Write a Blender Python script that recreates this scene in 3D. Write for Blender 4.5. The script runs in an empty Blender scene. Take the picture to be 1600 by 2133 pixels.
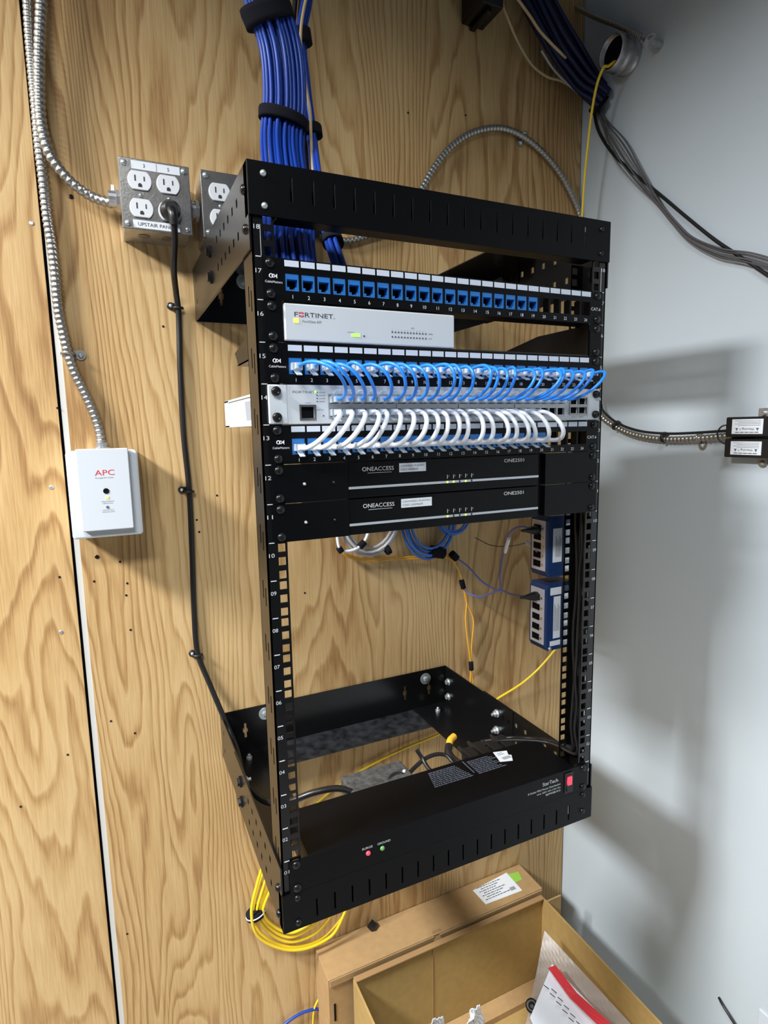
import bpy, math, random
from mathutils import Vector, Matrix
random.seed(7)
SC = bpy.context.scene
COL = SC.collection
U = 44.45
# ------------------------------------------------------------------ camera (all lengths in millimetres, scaled by S)
S = 0.001
CAM = Vector((-402.33, -648.62, 570.91))
F_PX = 1218.63
RX = (0.134471993, -0.434244033, -0.0493854908)
def _rot(r):
    r = Vector(r); a = r.length
    return Matrix.Rotation(a, 3, r / a)
BASE = Matrix(((1, 0, 0), (0, 0, -1), (0, 1, 0)))
RW = _rot(RX) @ BASE                       # world -> camera (x right, y down, z forward)
WR = RW.transposed()
cam_data = bpy.data.cameras.new('camera')
cam = bpy.data.objects.new('camera', cam_data); COL.objects.link(cam)
cam_data.sensor_fit = 'HORIZONTAL'; cam_data.sensor_width = 36.0
cam_data.lens = F_PX / 1600 * 36.0
cam_data.clip_start = 0.01; cam_data.clip_end = 50
rt, dn, fw = WR @ Vector((1, 0, 0)), WR @ Vector((0, 1, 0)), WR @ Vector((0, 0, 1))
M = Matrix((rt, -dn, -fw)).transposed().to_4x4()
M.translation = CAM * S
cam.matrix_world = M
SC.camera = cam
def ray(u, v): return WR @ Vector(((u - 800) / F_PX, (v - 1066.5) / F_PX, 1))
def at(u, v, Y):
    d = ray(u, v); return CAM + d * ((Y - CAM.y) / d.y)
def atX(u, v, X):
    d = ray(u, v); return CAM + d * ((X - CAM.x) / d.x)
def atZ(u, v, Z):
    d = ray(u, v); return CAM + d * ((Z - CAM.z) / d.z)
# ------------------------------------------------------------------ world, lights, exposure
SC.view_settings.view_transform = 'Standard'; SC.view_settings.look = 'None'
SC.view_settings.gamma = 1.0; SC.view_settings.use_curve_mapping = False
SC.view_settings.exposure = 0.0
w = bpy.data.worlds.new('room_light'); SC.world = w; w.use_nodes = True
w.node_tree.nodes['Background'].inputs[0].default_value = (0.72, 0.80, 0.95, 1)
w.node_tree.nodes['Background'].inputs[1].default_value = 0.082
def area(name, loc, target, sx, sy, power, color, spread=180):
    l = bpy.data.lights.new(name, 'AREA'); l.shape = 'RECTANGLE'; l.size = sx; l.size_y = sy
    l.energy = power; l.color = color; l.spread = math.radians(spread)
    o = bpy.data.objects.new(name, l); COL.objects.link(o)
    o.location = Vector(loc) * S
    d = (Vector(target) - Vector(loc))
    o.rotation_euler = d.to_track_quat('-Z', 'Y').to_euler()
    return o
area('ceiling_lamp_light', (-1800, -150, 1650), (-1800 + 250, -100, 0), 0.5, 0.3, 118, (0.97, 0.98, 1.0), 147)
area('ceiling_lamp_light', (-850, -1100, 1700), (-850, -1000, 0), 0.8, 0.3, 34, (0.95, 0.98, 1.0), 150)
# ------------------------------------------------------------------ materials
MATS = {}
def mat(name, col, rough=0.5, metal=0.0, spec=0.5, alpha=1.0, emit=None, es=0.0, bump=0.0, bscale=400, var=0.0, coat=0.0):
    m = bpy.data.materials.new(name); m.use_nodes = True
    nt = m.node_tree; b = nt.nodes['Principled BSDF']
    b.inputs['Base Color'].default_value = (*col, 1); b.inputs['Roughness'].default_value = rough
    b.inputs['Metallic'].default_value = metal; b.inputs['Specular IOR Level'].default_value = spec
    b.inputs['Alpha'].default_value = alpha; b.inputs['Coat Weight'].default_value = coat
    if emit: b.inputs['Emission Color'].default_value = (*emit, 1); b.inputs['Emission Strength'].default_value = es
    if bump or var:
        tc = nt.nodes.new('ShaderNodeTexCoord'); n = nt.nodes.new('ShaderNodeTexNoise')
        n.inputs['Scale'].default_value = bscale; n.inputs['Detail'].default_value = 4
        nt.links.new(tc.outputs['Object'], n.inputs['Vector'])
        if bump:
            bp = nt.nodes.new('ShaderNodeBump'); bp.inputs['Strength'].default_value = bump; bp.inputs['Distance'].default_value = 0.0006
            nt.links.new(n.outputs['Fac'], bp.inputs['Height']); nt.links.new(bp.outputs['Normal'], b.inputs['Normal'])
        if var:
            r = nt.nodes.new('ShaderNodeValToRGB'); r.color_ramp.elements[0].position = 0.3; r.color_ramp.elements[1].position = 0.7
            r.color_ramp.elements[0].color = (*[c * (1 - var) for c in col], 1); r.color_ramp.elements[1].color = (*[min(1, c * (1 + var)) for c in col], 1)
            nt.links.new(n.outputs['Fac'], r.inputs['Fac']); nt.links.new(r.outputs['Color'], b.inputs['Base Color'])
    MATS[name] = m; return m
BLACK = mat('black_powder_coat', (0.0040, 0.0040, 0.0043), 0.26, spec=0.5, bump=0.04, bscale=1500)
DUSTY = mat('dusty_black_steel', (0.014, 0.015, 0.017), 0.45, spec=0.4, bump=0.3, bscale=55, var=0.75)
BLACKP = mat('black_panel', (0.0022, 0.0024, 0.0032), 0.36, spec=0.16)
BLKPL = mat('black_plastic', (0.008, 0.008, 0.009), 0.4)
RUBBER = mat('black_rubber', (0.010, 0.009, 0.009), 0.38, spec=0.5)
VELCRO = mat('black_velcro', (0.012, 0.012, 0.016), 0.95, spec=0.1, bump=0.6, bscale=2500)
SCREWB = mat('black_screw', (0.02, 0.02, 0.02), 0.25, metal=0.6)
ZINC = mat('zinc_bolt', (0.55, 0.59, 0.59), 0.35, metal=0.7)
STEEL = mat('brushed_steel', (0.30, 0.29, 0.275), 0.30, metal=0.9, bump=0.2, bscale=300)
GALV = mat('galvanized_steel', (0.55, 0.55, 0.56), 0.35, metal=0.9, bump=0.2, bscale=80, var=0.15)
FLEX = mat('flexible_conduit_metal', (0.42, 0.41, 0.38), 0.38, metal=0.95)
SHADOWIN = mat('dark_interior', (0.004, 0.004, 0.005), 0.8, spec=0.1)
WHITEP = mat('white_plastic', (0.60, 0.64, 0.675), 0.4)
WHITEM = mat('white_painted_metal', (0.58, 0.62, 0.65), 0.4)
SOCKET = mat('white_receptacle', (0.78, 0.80, 0.82), 0.3)
LABEL = mat('label_paper', (0.62, 0.68, 0.78), 0.5)
LABELW = mat('white_label', (0.80, 0.84, 0.88), 0.5)
INKW = mat('white_ink', (0.72, 0.74, 0.76), 0.6)
INKG = mat('grey_ink', (0.10, 0.11, 0.13), 0.7)
INKGR = mat('faint_grey_ink', (0.09, 0.10, 0.13), 0.6)
INKB = mat('black_ink', (0.02, 0.02, 0.025), 0.6)
INKR = mat('red_ink', (0.62, 0.03, 0.04), 0.5)
JACK = mat('blue_keystone', (0.02, 0.17, 0.52), 0.4)
BLUEC = mat('royal_blue_cable_jacket', (0.009, 0.050, 0.33), 0.38)
BLUED = mat('dark_blue_cable_jacket', (0.006, 0.012, 0.060), 0.5)
BLUEP = mat('bright_blue_patch_cord', (0.02, 0.22, 0.78), 0.35)
BLUEQ = mat('blue_coiled_cord', (0.03, 0.15, 0.55), 0.4)
PURP = mat('violet_blue_cord', (0.10, 0.13, 0.42), 0.4)
WHITEC = mat('white_patch_cord', (0.80, 0.83, 0.88), 0.4)
GREYC = mat('grey_cable_jacket', (0.10, 0.095, 0.10), 0.5)
GREYM = mat('mid_grey_cable', (0.24, 0.235, 0.24), 0.5)
GREYL = mat('pale_grey_cable', (0.48, 0.50, 0.55), 0.4)
YELC = mat('yellow_cable_jacket', (0.86, 0.60, 0.02), 0.38)
ORAC = mat('orange_yellow_fibre', (0.84, 0.42, 0.03), 0.4)
TANC = mat('tan_cable_jacket', (0.55, 0.42, 0.22), 0.5)
BLUEBOX = mat('navy_blue_housing', (0.008, 0.035, 0.13), 0.4)
SILVER = mat('silver_trim', (0.50, 0.53, 0.57), 0.35, metal=0.3)
CLEAR = mat('clear_plastic_plug', (0.72, 0.80, 0.88), 0.12, alpha=0.48)
BLUECL = mat('clear_plug_with_blue_boot', (0.12, 0.38, 0.85), 0.2, alpha=0.75)
CARD = mat('cardboard', (0.42, 0.27, 0.125), 0.85, spec=0.15, bump=0.15, bscale=60, var=0.06)
CARDE = mat('cardboard_edge', (0.36, 0.22, 0.10), 0.9, spec=0.1, bump=0.4, bscale=300)
CARDD = mat('cardboard_inside', (0.40, 0.27, 0.10), 0.85, spec=0.15, bump=0.15, bscale=60, var=0.06)
GREEN = mat('green_sticker', (0.30, 0.60, 0.08), 0.5)
BAG = mat('clear_polythene', (0.42, 0.37, 0.33), 0.30, spec=0.35, alpha=0.45, bump=0.3, bscale=30)
PAPERW = mat('white_paper', (0.78, 0.82, 0.88), 0.6)
LEDG = mat('green_led', (0.35, 0.9, 0.15), 0.4, emit=(0.45, 1.0, 0.10), es=0.8)
LEDY = mat('yellow_led', (0.8, 0.9, 0.15), 0.4, emit=(0.75, 0.9, 0.10), es=0.7)
LEDR = mat('red_led', (0.9, 0.05, 0.08), 0.4, emit=(1.0, 0.06, 0.12), es=0.7)
LEDDG = mat('dim_green_led', (0.10, 0.28, 0.08), 0.4, emit=(0.2, 0.6, 0.15), es=0.15)
GOLD = mat('brass_contact', (0.60, 0.42, 0.15), 0.35, metal=0.9)
WHITEGAP = mat('white_painted_strip', (0.55, 0.55, 0.52), 0.6)

def wall_paint():
    m = bpy.data.materials.new('grey_wall_paint'); m.use_nodes = True; nt = m.node_tree; b = nt.nodes['Principled BSDF']
    tc = nt.nodes.new('ShaderNodeTexCoord'); n = nt.nodes.new('ShaderNodeTexNoise'); n.inputs['Scale'].default_value = 6; n.inputs['Detail'].default_value = 5
    r = nt.nodes.new('ShaderNodeValToRGB'); r.color_ramp.elements[0].color = (0.525, 0.595, 0.635, 1); r.color_ramp.elements[1].color = (0.56, 0.63, 0.67, 1)
    nt.links.new(tc.outputs['Object'], n.inputs['Vector']); nt.links.new(n.outputs['Fac'], r.inputs['Fac']); nt.links.new(r.outputs['Color'], b.inputs['Base Color'])
    n2 = nt.nodes.new('ShaderNodeTexNoise'); n2.inputs['Scale'].default_value = 260; nt.links.new(tc.outputs['Object'], n2.inputs['Vector'])
    bp = nt.nodes.new('ShaderNodeBump'); bp.inputs['Strength'].default_value = 0.10; bp.inputs['Distance'].default_value = 0.0008
    nt.links.new(n2.outputs['Fac'], bp.inputs['Height']); nt.links.new(bp.outputs['Normal'], b.inputs['Normal'])
    b.inputs['Roughness'].default_value = 0.55; b.inputs['Specular IOR Level'].default_value = 0.35
    return m
def plywood(name, seed, k=1.0):
    m = bpy.data.materials.new(name); m.use_nodes = True; nt = m.node_tree; N = nt.nodes; L = nt.links
    b = N['Principled BSDF']
    tc = N.new('ShaderNodeTexCoord')
    def mp(sx, sz, off):
        q = N.new('ShaderNodeMapping'); q.inputs['Scale'].default_value = (sx, 1, sz); q.inputs['Location'].default_value = (off, seed, off * 0.7)
        L.new(tc.outputs['Object'], q.inputs['Vector']); return q
    def noise(vec, sc, det=2, rough=0.5, dist=0.0):
        n = N.new('ShaderNodeTexNoise'); n.inputs['Scale'].default_value = sc; n.inputs['Detail'].default_value = det
        n.inputs['Roughness'].default_value = rough; n.inputs['Distortion'].default_value = dist
        L.new(vec, n.inputs['Vector']); return n.outputs['Fac']
    def math_(op, a, c=None, v=None):
        n = N.new('ShaderNodeMath'); n.operation = op
        L.new(a, n.inputs[0])
        if c is not None: L.new(c, n.inputs[1])
        elif v is not None: n.inputs[1].default_value = v
        return n.outputs[0]
    big = noise(mp(4.0 * k, 0.52, seed).outputs['Vector'], 1.0, 2.0, 0.45, 0.3)      # the slow field whose contours are the rotary-cut rings
    sm = noise(mp(26, 5, seed + 3).outputs['Vector'], 1.0, 2, 0.5)
    xyz = N.new('ShaderNodeSeparateXYZ'); L.new(tc.outputs['Object'], xyz.inputs[0])
    f = math_('MULTIPLY', big, v=38.0)
    f = math_('ADD', f, math_('MULTIPLY', xyz.outputs[0], v=34.0))
    f = math_('ADD', f, math_('MULTIPLY', sm, v=1.9))
    fr = math_('FRACT', f)
    rp = N.new('ShaderNodeValToRGB'); e = rp.color_ramp.elements
    e[0].position = 0.0; e[0].color = (0.0, 0.0, 0.0, 1); e[1].position = 1.0; e[1].color = (1.0, 1.0, 1.0, 1)
    x = rp.color_ramp.elements.new(0.5); x.color = (0.22, 0.22, 0.22, 1)
    x = rp.color_ramp.elements.new(0.80); x.color = (0.85, 0.85, 0.85, 1)
    x = rp.color_ramp.elements.new(0.90); x.color = (0.65, 0.65, 0.65, 1); rp.color_ramp.elements[-1].color = (0.0, 0.0, 0.0, 1)
    L.new(fr, rp.inputs['Fac'])
    fine = noise(mp(420, 14, seed + 5).outputs['Vector'], 1.0, 3, 0.6)
    broad = noise(mp(5.5, 1.6, seed + 9).outputs['Vector'], 1.0, 3, 0.5)
    v = math_('ADD', math_('MULTIPLY', rp.outputs['Color'], v=0.50), math_('MULTIPLY', math_('SUBTRACT', fine, v=0.5), v=0.75))
    v = math_('ADD', v, math_('MULTIPLY', math_('SUBTRACT', broad, v=0.40), v=1.15))
    cr = N.new('ShaderNodeValToRGB'); c = cr.color_ramp.elements
    c[0].position = 0.0; c[0].color = (0.60, 0.415, 0.20, 1); c[1].position = 1.0; c[1].color = (0.17, 0.085, 0.03, 1)
    y = c.new(0.3); y.color = (0.50, 0.32, 0.135, 1); y = c.new(0.6); y.color = (0.35, 0.195, 0.073, 1)
    L.new(v, cr.inputs['Fac']); L.new(cr.outputs['Color'], b.inputs['Base Color'])
    bp = N.new('ShaderNodeBump'); bp.inputs['Strength'].default_value = 0.25; bp.inputs['Distance'].default_value = 0.0008; bp.invert = True
    L.new(v, bp.inputs['Height']); L.new(bp.outputs['Normal'], b.inputs['Normal'])
    b.inputs['Roughness'].default_value = 0.62; b.inputs['Specular IOR Level'].default_value = 0.3
    return m
PLYR = plywood('plywood_right_sheet', 2.3); PLYL = plywood('plywood_left_sheet', 11.7, 0.9)
PAINT = wall_paint()

# ------------------------------------------------------------------ mesh builder
_txt = {}
def text_geo(s, bold=False):
    if s in _txt: return _txt[s]
    c = bpy.data.curves.new('t', 'FONT'); c.body = s; c.size = 1.0; c.resolution_u = 3
    o = bpy.data.objects.new('t', c); COL.objects.link(o)
    me = bpy.data.meshes.new_from_object(o)
    vs = [tuple(v.co) for v in me.vertices]; fs = [tuple(p.vertices) for p in me.polygons]
    bpy.data.objects.remove(o); bpy.data.curves.remove(c); bpy.data.meshes.remove(me)
    _txt[s] = (vs, fs); return _txt[s]
class MB:
    def __init__(s): s.v = []; s.f = []; s.sm = []
    def add(s, vs, fs, smooth=False):
        n = len(s.v); s.v += [tuple(v) for v in vs]
        s.f += [tuple(i + n for i in f) for f in fs]; s.sm += [smooth] * len(fs); return s
    def box(s, x0, y0, z0, x1, y1, z1, mtx=None):
        x0, x1 = sorted((x0, x1)); y0, y1 = sorted((y0, y1)); z0, z1 = sorted((z0, z1))
        vs = [Vector((x, y, z)) for z in (z0, z1) for y in (y0, y1) for x in (x0, x1)]
        if mtx is not None: vs = [mtx @ v for v in vs]
        return s.add(vs, [(0, 2, 3, 1), (4, 5, 7, 6), (0, 1, 5, 4), (2, 6, 7, 3), (0, 4, 6, 2), (1, 3, 7, 5)])
    def prism(s, pts, vec):
        pts = [Vector(p) for p in pts]; vec = Vector(vec); n = len(pts)
        nn = Vector((0, 0, 0))
        for i in range(n): nn += pts[i].cross(pts[(i + 1) % n])
        if nn.dot(vec) > 0: pts = pts[::-1]
        vs = pts + [p + vec for p in pts]
        fs = [tuple(range(n)), tuple(range(2 * n - 1, n - 1, -1))] + [(i, i + n, (i + 1) % n + n, (i + 1) % n) for i in range(n)]
        return s.add(vs, fs)
    def vplate(s, plane, c0, c1, u0, u1, v0, v1, holes):
        """sheet with true rectangular holes; plane 'y' (u=x, v=z), 'x' (u=y, v=z) or 'z' (u=x, v=y)"""
        holes = [h for h in holes if h[1] > u0 and h[0] < u1 and h[3] > v0 and h[2] < v1]
        us = sorted({u0, u1} | {max(u0, min(u1, q)) for h in holes for q in h[:2]}); vv = sorted({v0, v1} | {max(v0, min(v1, q)) for h in holes for q in h[2:]})
        nu, nv = len(us) - 1, len(vv) - 1
        fill = [[True] * nv for _ in range(nu)]
        for i in range(nu):
            for j in range(nv):
                a = (us[i] + us[i + 1]) / 2; b = (vv[j] + vv[j + 1]) / 2
                if any(h[0] < a < h[1] and h[2] < b < h[3] for h in holes): fill[i][j] = False
        def P(u, v, c): return {'y': (u, c, v), 'x': (c, u, v), 'z': (u, v, c)}[plane]
        idx = {}; vs = []; fs = []
        def V(i, j, k):
            if (i, j, k) not in idx: idx[(i, j, k)] = len(vs); vs.append(P(us[i], vv[j], (c0, c1)[k]))
            return idx[(i, j, k)]
        flip = plane == 'y'
        def Q(a, b, c, d): fs.append((a, b, c, d) if not flip else (d, c, b, a))
        for i in range(nu):
            for j in range(nv):
                if not fill[i][j]: continue
                Q(V(i, j, 0), V(i, j + 1, 0), V(i + 1, j + 1, 0), V(i + 1, j, 0))
                Q(V(i, j, 1), V(i + 1, j, 1), V(i + 1, j + 1, 1), V(i, j + 1, 1))
                if i == 0 or not fill[i - 1][j]: Q(V(i, j, 0), V(i, j, 1), V(i, j + 1, 1), V(i, j + 1, 0))
                if i == nu - 1 or not fill[i + 1][j]: Q(V(i + 1, j, 0), V(i + 1, j + 1, 0), V(i + 1, j + 1, 1), V(i + 1, j, 1))
                if j == 0 or not fill[i][j - 1]: Q(V(i, j, 0), V(i + 1, j, 0), V(i + 1, j, 1), V(i, j, 1))
                if j == nv - 1 or not fill[i][j + 1]: Q(V(i, j + 1, 0), V(i, j + 1, 1), V(i + 1, j + 1, 1), V(i + 1, j + 1, 0))
        return s.add(vs, fs)
    def rings(s, rings, closed=False, cap=True, smooth=True):
        n = len(rings[0]); vs = [p for r in rings for p in r]; fs = []
        m = len(rings)
        for i in range(m if closed else m - 1):
            a, b = i * n, ((i + 1) % m) * n
            for j in range(n): k = (j + 1) % n; fs.append((a + j, a + k, b + k, b + j))
        s.add(vs, fs, smooth)
        if cap and not closed:
            s.add(rings[0], [tuple(range(n - 1, -1, -1))]); s.add(rings[-1], [tuple(range(n))])
        return s
    def tube(s, pts, r, seg=8, sub=6, rf=None, closed=False, cap=True):
        P = spline(pts, sub, closed) if sub > 1 else [Vector(p) for p in pts]
        m = len(P); R = []
        t0 = (P[1] - P[0]).normalized(); nrm = t0.orthogonal().normalized()
        L = 0.0
        for i in range(m):
            a = P[(i - 1) % m] if (closed or i > 0) else P[i]; b = P[(i + 1) % m] if (closed or i < m - 1) else P[i]
            t = (b - a).normalized()
            nrm = (nrm - t * nrm.dot(t)).normalized(); bi = t.cross(nrm)
            if i: L += (P[i] - P[i - 1]).length
            rr = r if rf is None else rf(L, r, i)
            R.append([P[i] + nrm * (rr * math.cos(q)) + bi * (rr * math.sin(q)) for q in [2 * math.pi * k / seg for k in range(seg)]])
        return s.rings(R, closed, cap)
    def cyl(s, p0, p1, r, seg=16, r1=None):
        p0, p1 = Vector(p0), Vector(p1); return s.lathe([(r, 0), (r if r1 is None else r1, (p1 - p0).length)], p0, p1 - p0, seg, False)
    def lathe(s, prof, p0, axis, seg=16, smooth=True):
        p0 = Vector(p0); t = Vector(axis).normalized(); n = t.orthogonal().normalized(); b = t.cross(n); R = []
        for r, h in prof:
            R.append([p0 + t * h + n * (r * math.cos(q)) + b * (r * math.sin(q)) for q in [2 * math.pi * k / seg for k in range(seg)]])
        return s.rings(R, False, True, smooth)
    def torus(s, c, axis, R, r, seg=20, s2=8):
        t = Vector(axis).normalized(); n = t.orthogonal().normalized(); b = t.cross(n); c = Vector(c)
        return s.tube([c + n * (R * math.cos(q)) + b * (R * math.sin(q)) for q in [2 * math.pi * k / seg for k in range(seg)]], r, s2, 1, closed=True)
    def text(s, st, o, h, right=(1, 0, 0), up=(0, 0, 1), align='c', w=None, lift=0.25):
        vs, fs = text_geo(st)
        if not vs: return s
        x0 = min(v[0] for v in vs); x1 = max(v[0] for v in vs); sc = h / 0.70
        sx = sc if w is None else w / (x1 - x0)
        off = {'c': -(x0 + x1) / 2, 'l': -x0, 'r': -x1}[align]
        R_, U_ = Vector(right), Vector(up); N_ = R_.cross(U_); o = Vector(o) + N_ * lift
        return s.add([o + R_ * ((v[0] + off) * sx) + U_ * ((v[1]) * sc - h / 2) for v in vs], fs)
    def build(s, name, m, parent=None, bevel=0, seg=2, loc=None):
        me = bpy.data.meshes.new(name)
        if parent is not None: o0 = WLOC[parent.name]
        elif loc is not None: o0 = Vector(loc)
        else:
            xs = [v[0] for v in s.v]; ys = [v[1] for v in s.v]; zs = [v[2] for v in s.v]
            o0 = Vector(((min(xs) + max(xs)) / 2, (min(ys) + max(ys)) / 2, min(zs)))
        me.from_pydata([(Vector(v) - o0) * S for v in s.v], [], s.f)
        me.polygons.foreach_set('use_smooth', s.sm); me.update()
        me.materials.append(m)
        o = bpy.data.objects.new(name, me); COL.objects.link(o)
        if parent is not None: o.parent = parent
        else: o.location = o0 * S
        WLOC[o.name] = o0.copy()
        if bevel:
            md = o.modifiers.new('bevel', 'BEVEL'); md.width = bevel * S; md.segments = seg; md.limit_method = 'ANGLE'; md.angle_limit = math.radians(40)
            md.harden_normals = False
        return o
WLOC = {}
def spline(pts, sub, closed=False):
    P = [Vector(p) for p in pts]; n = len(P)
    if n < 3 and not closed:
        return [P[0].lerp(P[1], i / sub) for i in range(sub + 1)]
    out = []
    for i in range(n if closed else n - 1):
        p1, p2 = P[i], P[(i + 1) % n]
        p0 = P[(i - 1) % n] if (closed or i) else p1 * 2 - p2
        p3 = P[(i + 2) % n] if (closed or i + 2 < n) else p2 * 2 - p1
        # centripetal-ish: scale tangents to the local chord
        d1 = (p2 - p1).length
        m1 = (p2 - p0) * (d1 / max(1e-6, (p1 - p0).length + d1)); m2 = (p3 - p1) * (d1 / max(1e-6, (p3 - p2).length + d1))
        for k in range(sub):
            t = k / sub; t2 = t * t; t3 = t2 * t
            out.append(p1 * (2 * t3 - 3 * t2 + 1) + m1 * (t3 - 2 * t2 + t) + p2 * (-2 * t3 + 3 * t2) + m2 * (t3 - t2))
    if not closed: out.append(P[-1])
    return out
def resample(P, step):
    out = [P[0]]; acc = 0.0
    for a, b in zip(P, P[1:]):
        L = (b - a).length; d = step - acc
        while d <= L: out.append(a.lerp(b, d / L)); d += step
        acc = (acc + L) % step if L else acc
    return out
def thing(name, label, cat, loc, group=None, kind=None):
    o = bpy.data.objects.new(name, None); COL.objects.link(o); o.empty_display_size = 0.02
    o.location = Vector(loc) * S; WLOC[o.name] = Vector(loc)
    return tag(o, label, cat, group)
def tag(o, label, cat, group=None):
    o['label'] = label; o['category'] = cat
    if group: o['group'] = group
    return o
def lab(o, s): o['label'] = s; return o
def struct(o): o['kind'] = 'structure'; return o
def dup(o, parent=None, loc=None):
    c = o.copy(); COL.objects.link(c); WLOC[c.name] = WLOC[o.name].copy()
    if parent is not None: c.parent = parent
    if loc is not None:
        c.location = Vector(loc) * S; WLOC[c.name] = Vector(loc)
    return c

# ================================================================== THE ROOM
WY = 445.0     # plywood face
WX = 612.0     # grey wall face
b = MB(); b.box(-1500, WY, -775, -474, WY + 18, 1750); o = struct(b.build('wall_back', PLYL, loc=(0, 0, 0)))
b = MB(); b.box(-461, WY, -775, WX - 3, WY + 18, 1750); o = struct(b.build('wall_back', PLYR, loc=(0, 0, 0)))
b = MB(); b.box(-474, WY + 12, -775, -461, WY + 18, 1750); o = struct(b.build('trim_1', SHADOWIN))
b = MB(); b.box(-469.5, WY + 2, -775, -461, WY + 12, 1750); o = struct(b.build('trim_2', WHITEGAP))
b = MB(); b.box(WX, -1600, -775, WX + 60, WY + 40, 1750); o = struct(b.build('wall_right', PAINT, loc=(0, 0, 0)))
FLOORM = mat('concrete_floor', (0.30, 0.29, 0.28), 0.7, bump=0.2, bscale=40, var=0.1)
b = MB(); b.box(-1500, -1600, -805, WX, WY, -775); o = struct(b.build('floor', FLOORM))

# ================================================================== THE RACK
rack = thing('wall_mount_rack', 'black open wall-mounted equipment rack with numbered rails, fixed to the plywood wall', 'equipment rack', (0, WY, -52))
holes_z = []
for u in range(18):
    for dz in (6.35, 22.22, 38.1): holes_z.append(u * U + dz)
def rail(sx):
    r = MB()
    xs = sorted((sx * 250, sx * 225.5))
    hl = [(sx * 232.5 - 4.8, sx * 232.5 + 4.8, z - 4.8, z + 4.8) for z in holes_z]
    r.vplate('y', 0, 2, xs[0], xs[1], -2, 802, hl)                  # front flange with square holes
    r.vplate('y', 43, 45, xs[0], xs[1], -2, 802, hl)                # rear flange
    slots = []
    for k in range(12):
        z = 45 + k * 66.7
        slots += [(12, 16, z - 11, z + 11), (24, 28, z - 4, z + 18)]
    xx = sorted((sx * 250, sx * 248))
    r.vplate('x', xx[0], xx[1], 0, 45, -2, 802, slots)
    ro = r.build('rail', BLACK, rack)
    for u in range(1, 19):
        mk = MB(); x0 = sx * 243.5; mk.box(x0 - 3.3, -0.5, u * U - 0.45, x0 + 3.3, -0.15, u * U + 0.45)
        mk.text('%02d' % u, (sx * 244.3, 0, u * U - 14.5), 4.6, w=6.4, lift=0.4)
        if u >= 17: mk.box(sx * 240.6 - .2, -0.45, (u - 1) * U + (1 if u == 17 else 1), sx * 240.6 + .2, -0.15, u * U - (1 if u == 17 else 12))
        lab(mk.build('unit_marking', INKW, ro), 'white printed unit number and tick mark')
for sx in (-1, 1): rail(sx)
def side_plates(sx, z0, z1, flange_z, top):
    # front plate
    f = MB(); hl = []
    for zz in (z0 + 28, z0 + 63):
        for k in range(6): hl.append((50 + k * 27, 57 + k * 27, zz - 4.5, zz + 4.5))
    x = sorted((sx * 250.5, sx * 252.5))
    f.vplate('x', x[0], x[1], -1.5, 295, z0, z1, hl)
    fo = f.build('side_plate', BLACK, rack)
    # rear plate inside it with an inward flange
    g = MB(); x = sorted((sx * 248.3, sx * 250.3))
    hl = [(90 + k * 25, 98 + k * 25, zz - 4, zz + 4) for k in range(3) for zz in (z0 + 28, z0 + 63)] if False else []
    g.vplate('x', x[0], x[1], 196, WY, z0 + 1, z1 - 1, [(y, y + 5, zz - 4, zz + 4) for y in (205, 222, 410) for zz in (z0 + 28, z0 + 63)])
    xf = sorted((sx * 248.3, sx * 164)); zf = sorted((flange_z, flange_z + (-2 if top else 2)))
    g.box(xf[0], 150, zf[0] + (-2.2 if top else 2.2), xf[1], 444, zf[1] + (-2.2 if top else 2.2))
    g.build('side_plate', BLACK, rack)
    for y in (240, 262):
        pass
    for yy, zz in ((245, z0 + 28), (245, z0 + 63)):
        bb = MB(); bb.cyl((sx * 255.5, yy, zz), (sx * 252.5, yy, zz), 9, 12); bb.cyl((sx * 258.5, yy, zz), (sx * 255, yy, zz), 6.5, 6)
        lab(bb.build('bolt', SCREWB, rack), 'black bolt head on the outside of a side plate')
        nb = MB(); nb.cyl((sx * 248.3, yy, zz), (sx * 246.5, yy, zz), 8, 16); nb.cyl((sx * 246.5, yy, zz), (sx * 241.5, yy, zz), 6, 6); nb.cyl((sx * 241.5, yy, zz), (sx * 236, yy, zz), 3, 10)
        lab(nb.build('nut', ZINC, rack), 'bright zinc nut and washer inside a side plate')
        nb = MB(); nb.cyl((sx * 248.3, 428, zz - 8), (sx * 246.5, 428, zz - 8), 8, 16); nb.cyl((sx * 246.5, 428, zz - 8), (sx * 241.5, 428, zz - 8), 5.5, 6)
        lab(nb.build('nut', ZINC, rack), 'bright zinc nut and washer inside a side plate')
    for zz in ((z1 - 64, z1 - 24) if top else (z1 - 38, z1 - 74)):
        sc = MB(); sc.lathe([(5.5, 0), (5.2, 2), (3, 3.6), (0.6, 4)], (sx * 252.5, 15, zz), (sx, 0, 0), 14)
        sc.build('bolt', SCREWB, rack)
for sx in (-1, 1):
    side_plates(sx, 762, 850, 850, True)
    side_plates(sx, -50.5, 38, -50.5, False)
def keyhole(cx, cz): return [(cx - 5, cx + 5, cz - 6, cz + 4), (cx - 2.5, cx + 2.5, cz - 17, cz + 15)]
for (z0, z1, fz) in ((762, 850, 848), (-50.5, 38, -50.5)):
    p = MB(); kh = []
    for cx in (-205, 145, -145, 205): kh += keyhole(cx, z0 + 46)
    p.vplate('y', WY - 4.2, WY - 2.2, -248, 248, z0, z1, kh)
    ro = p.build('rear_plate', BLACK, rack)
    p = MB(); p.box(-248, 358, fz, 248, WY - 4.2, fz + 2); lab(p.build('flange', DUSTY, ro), 'dusty black horizontal flange')
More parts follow.
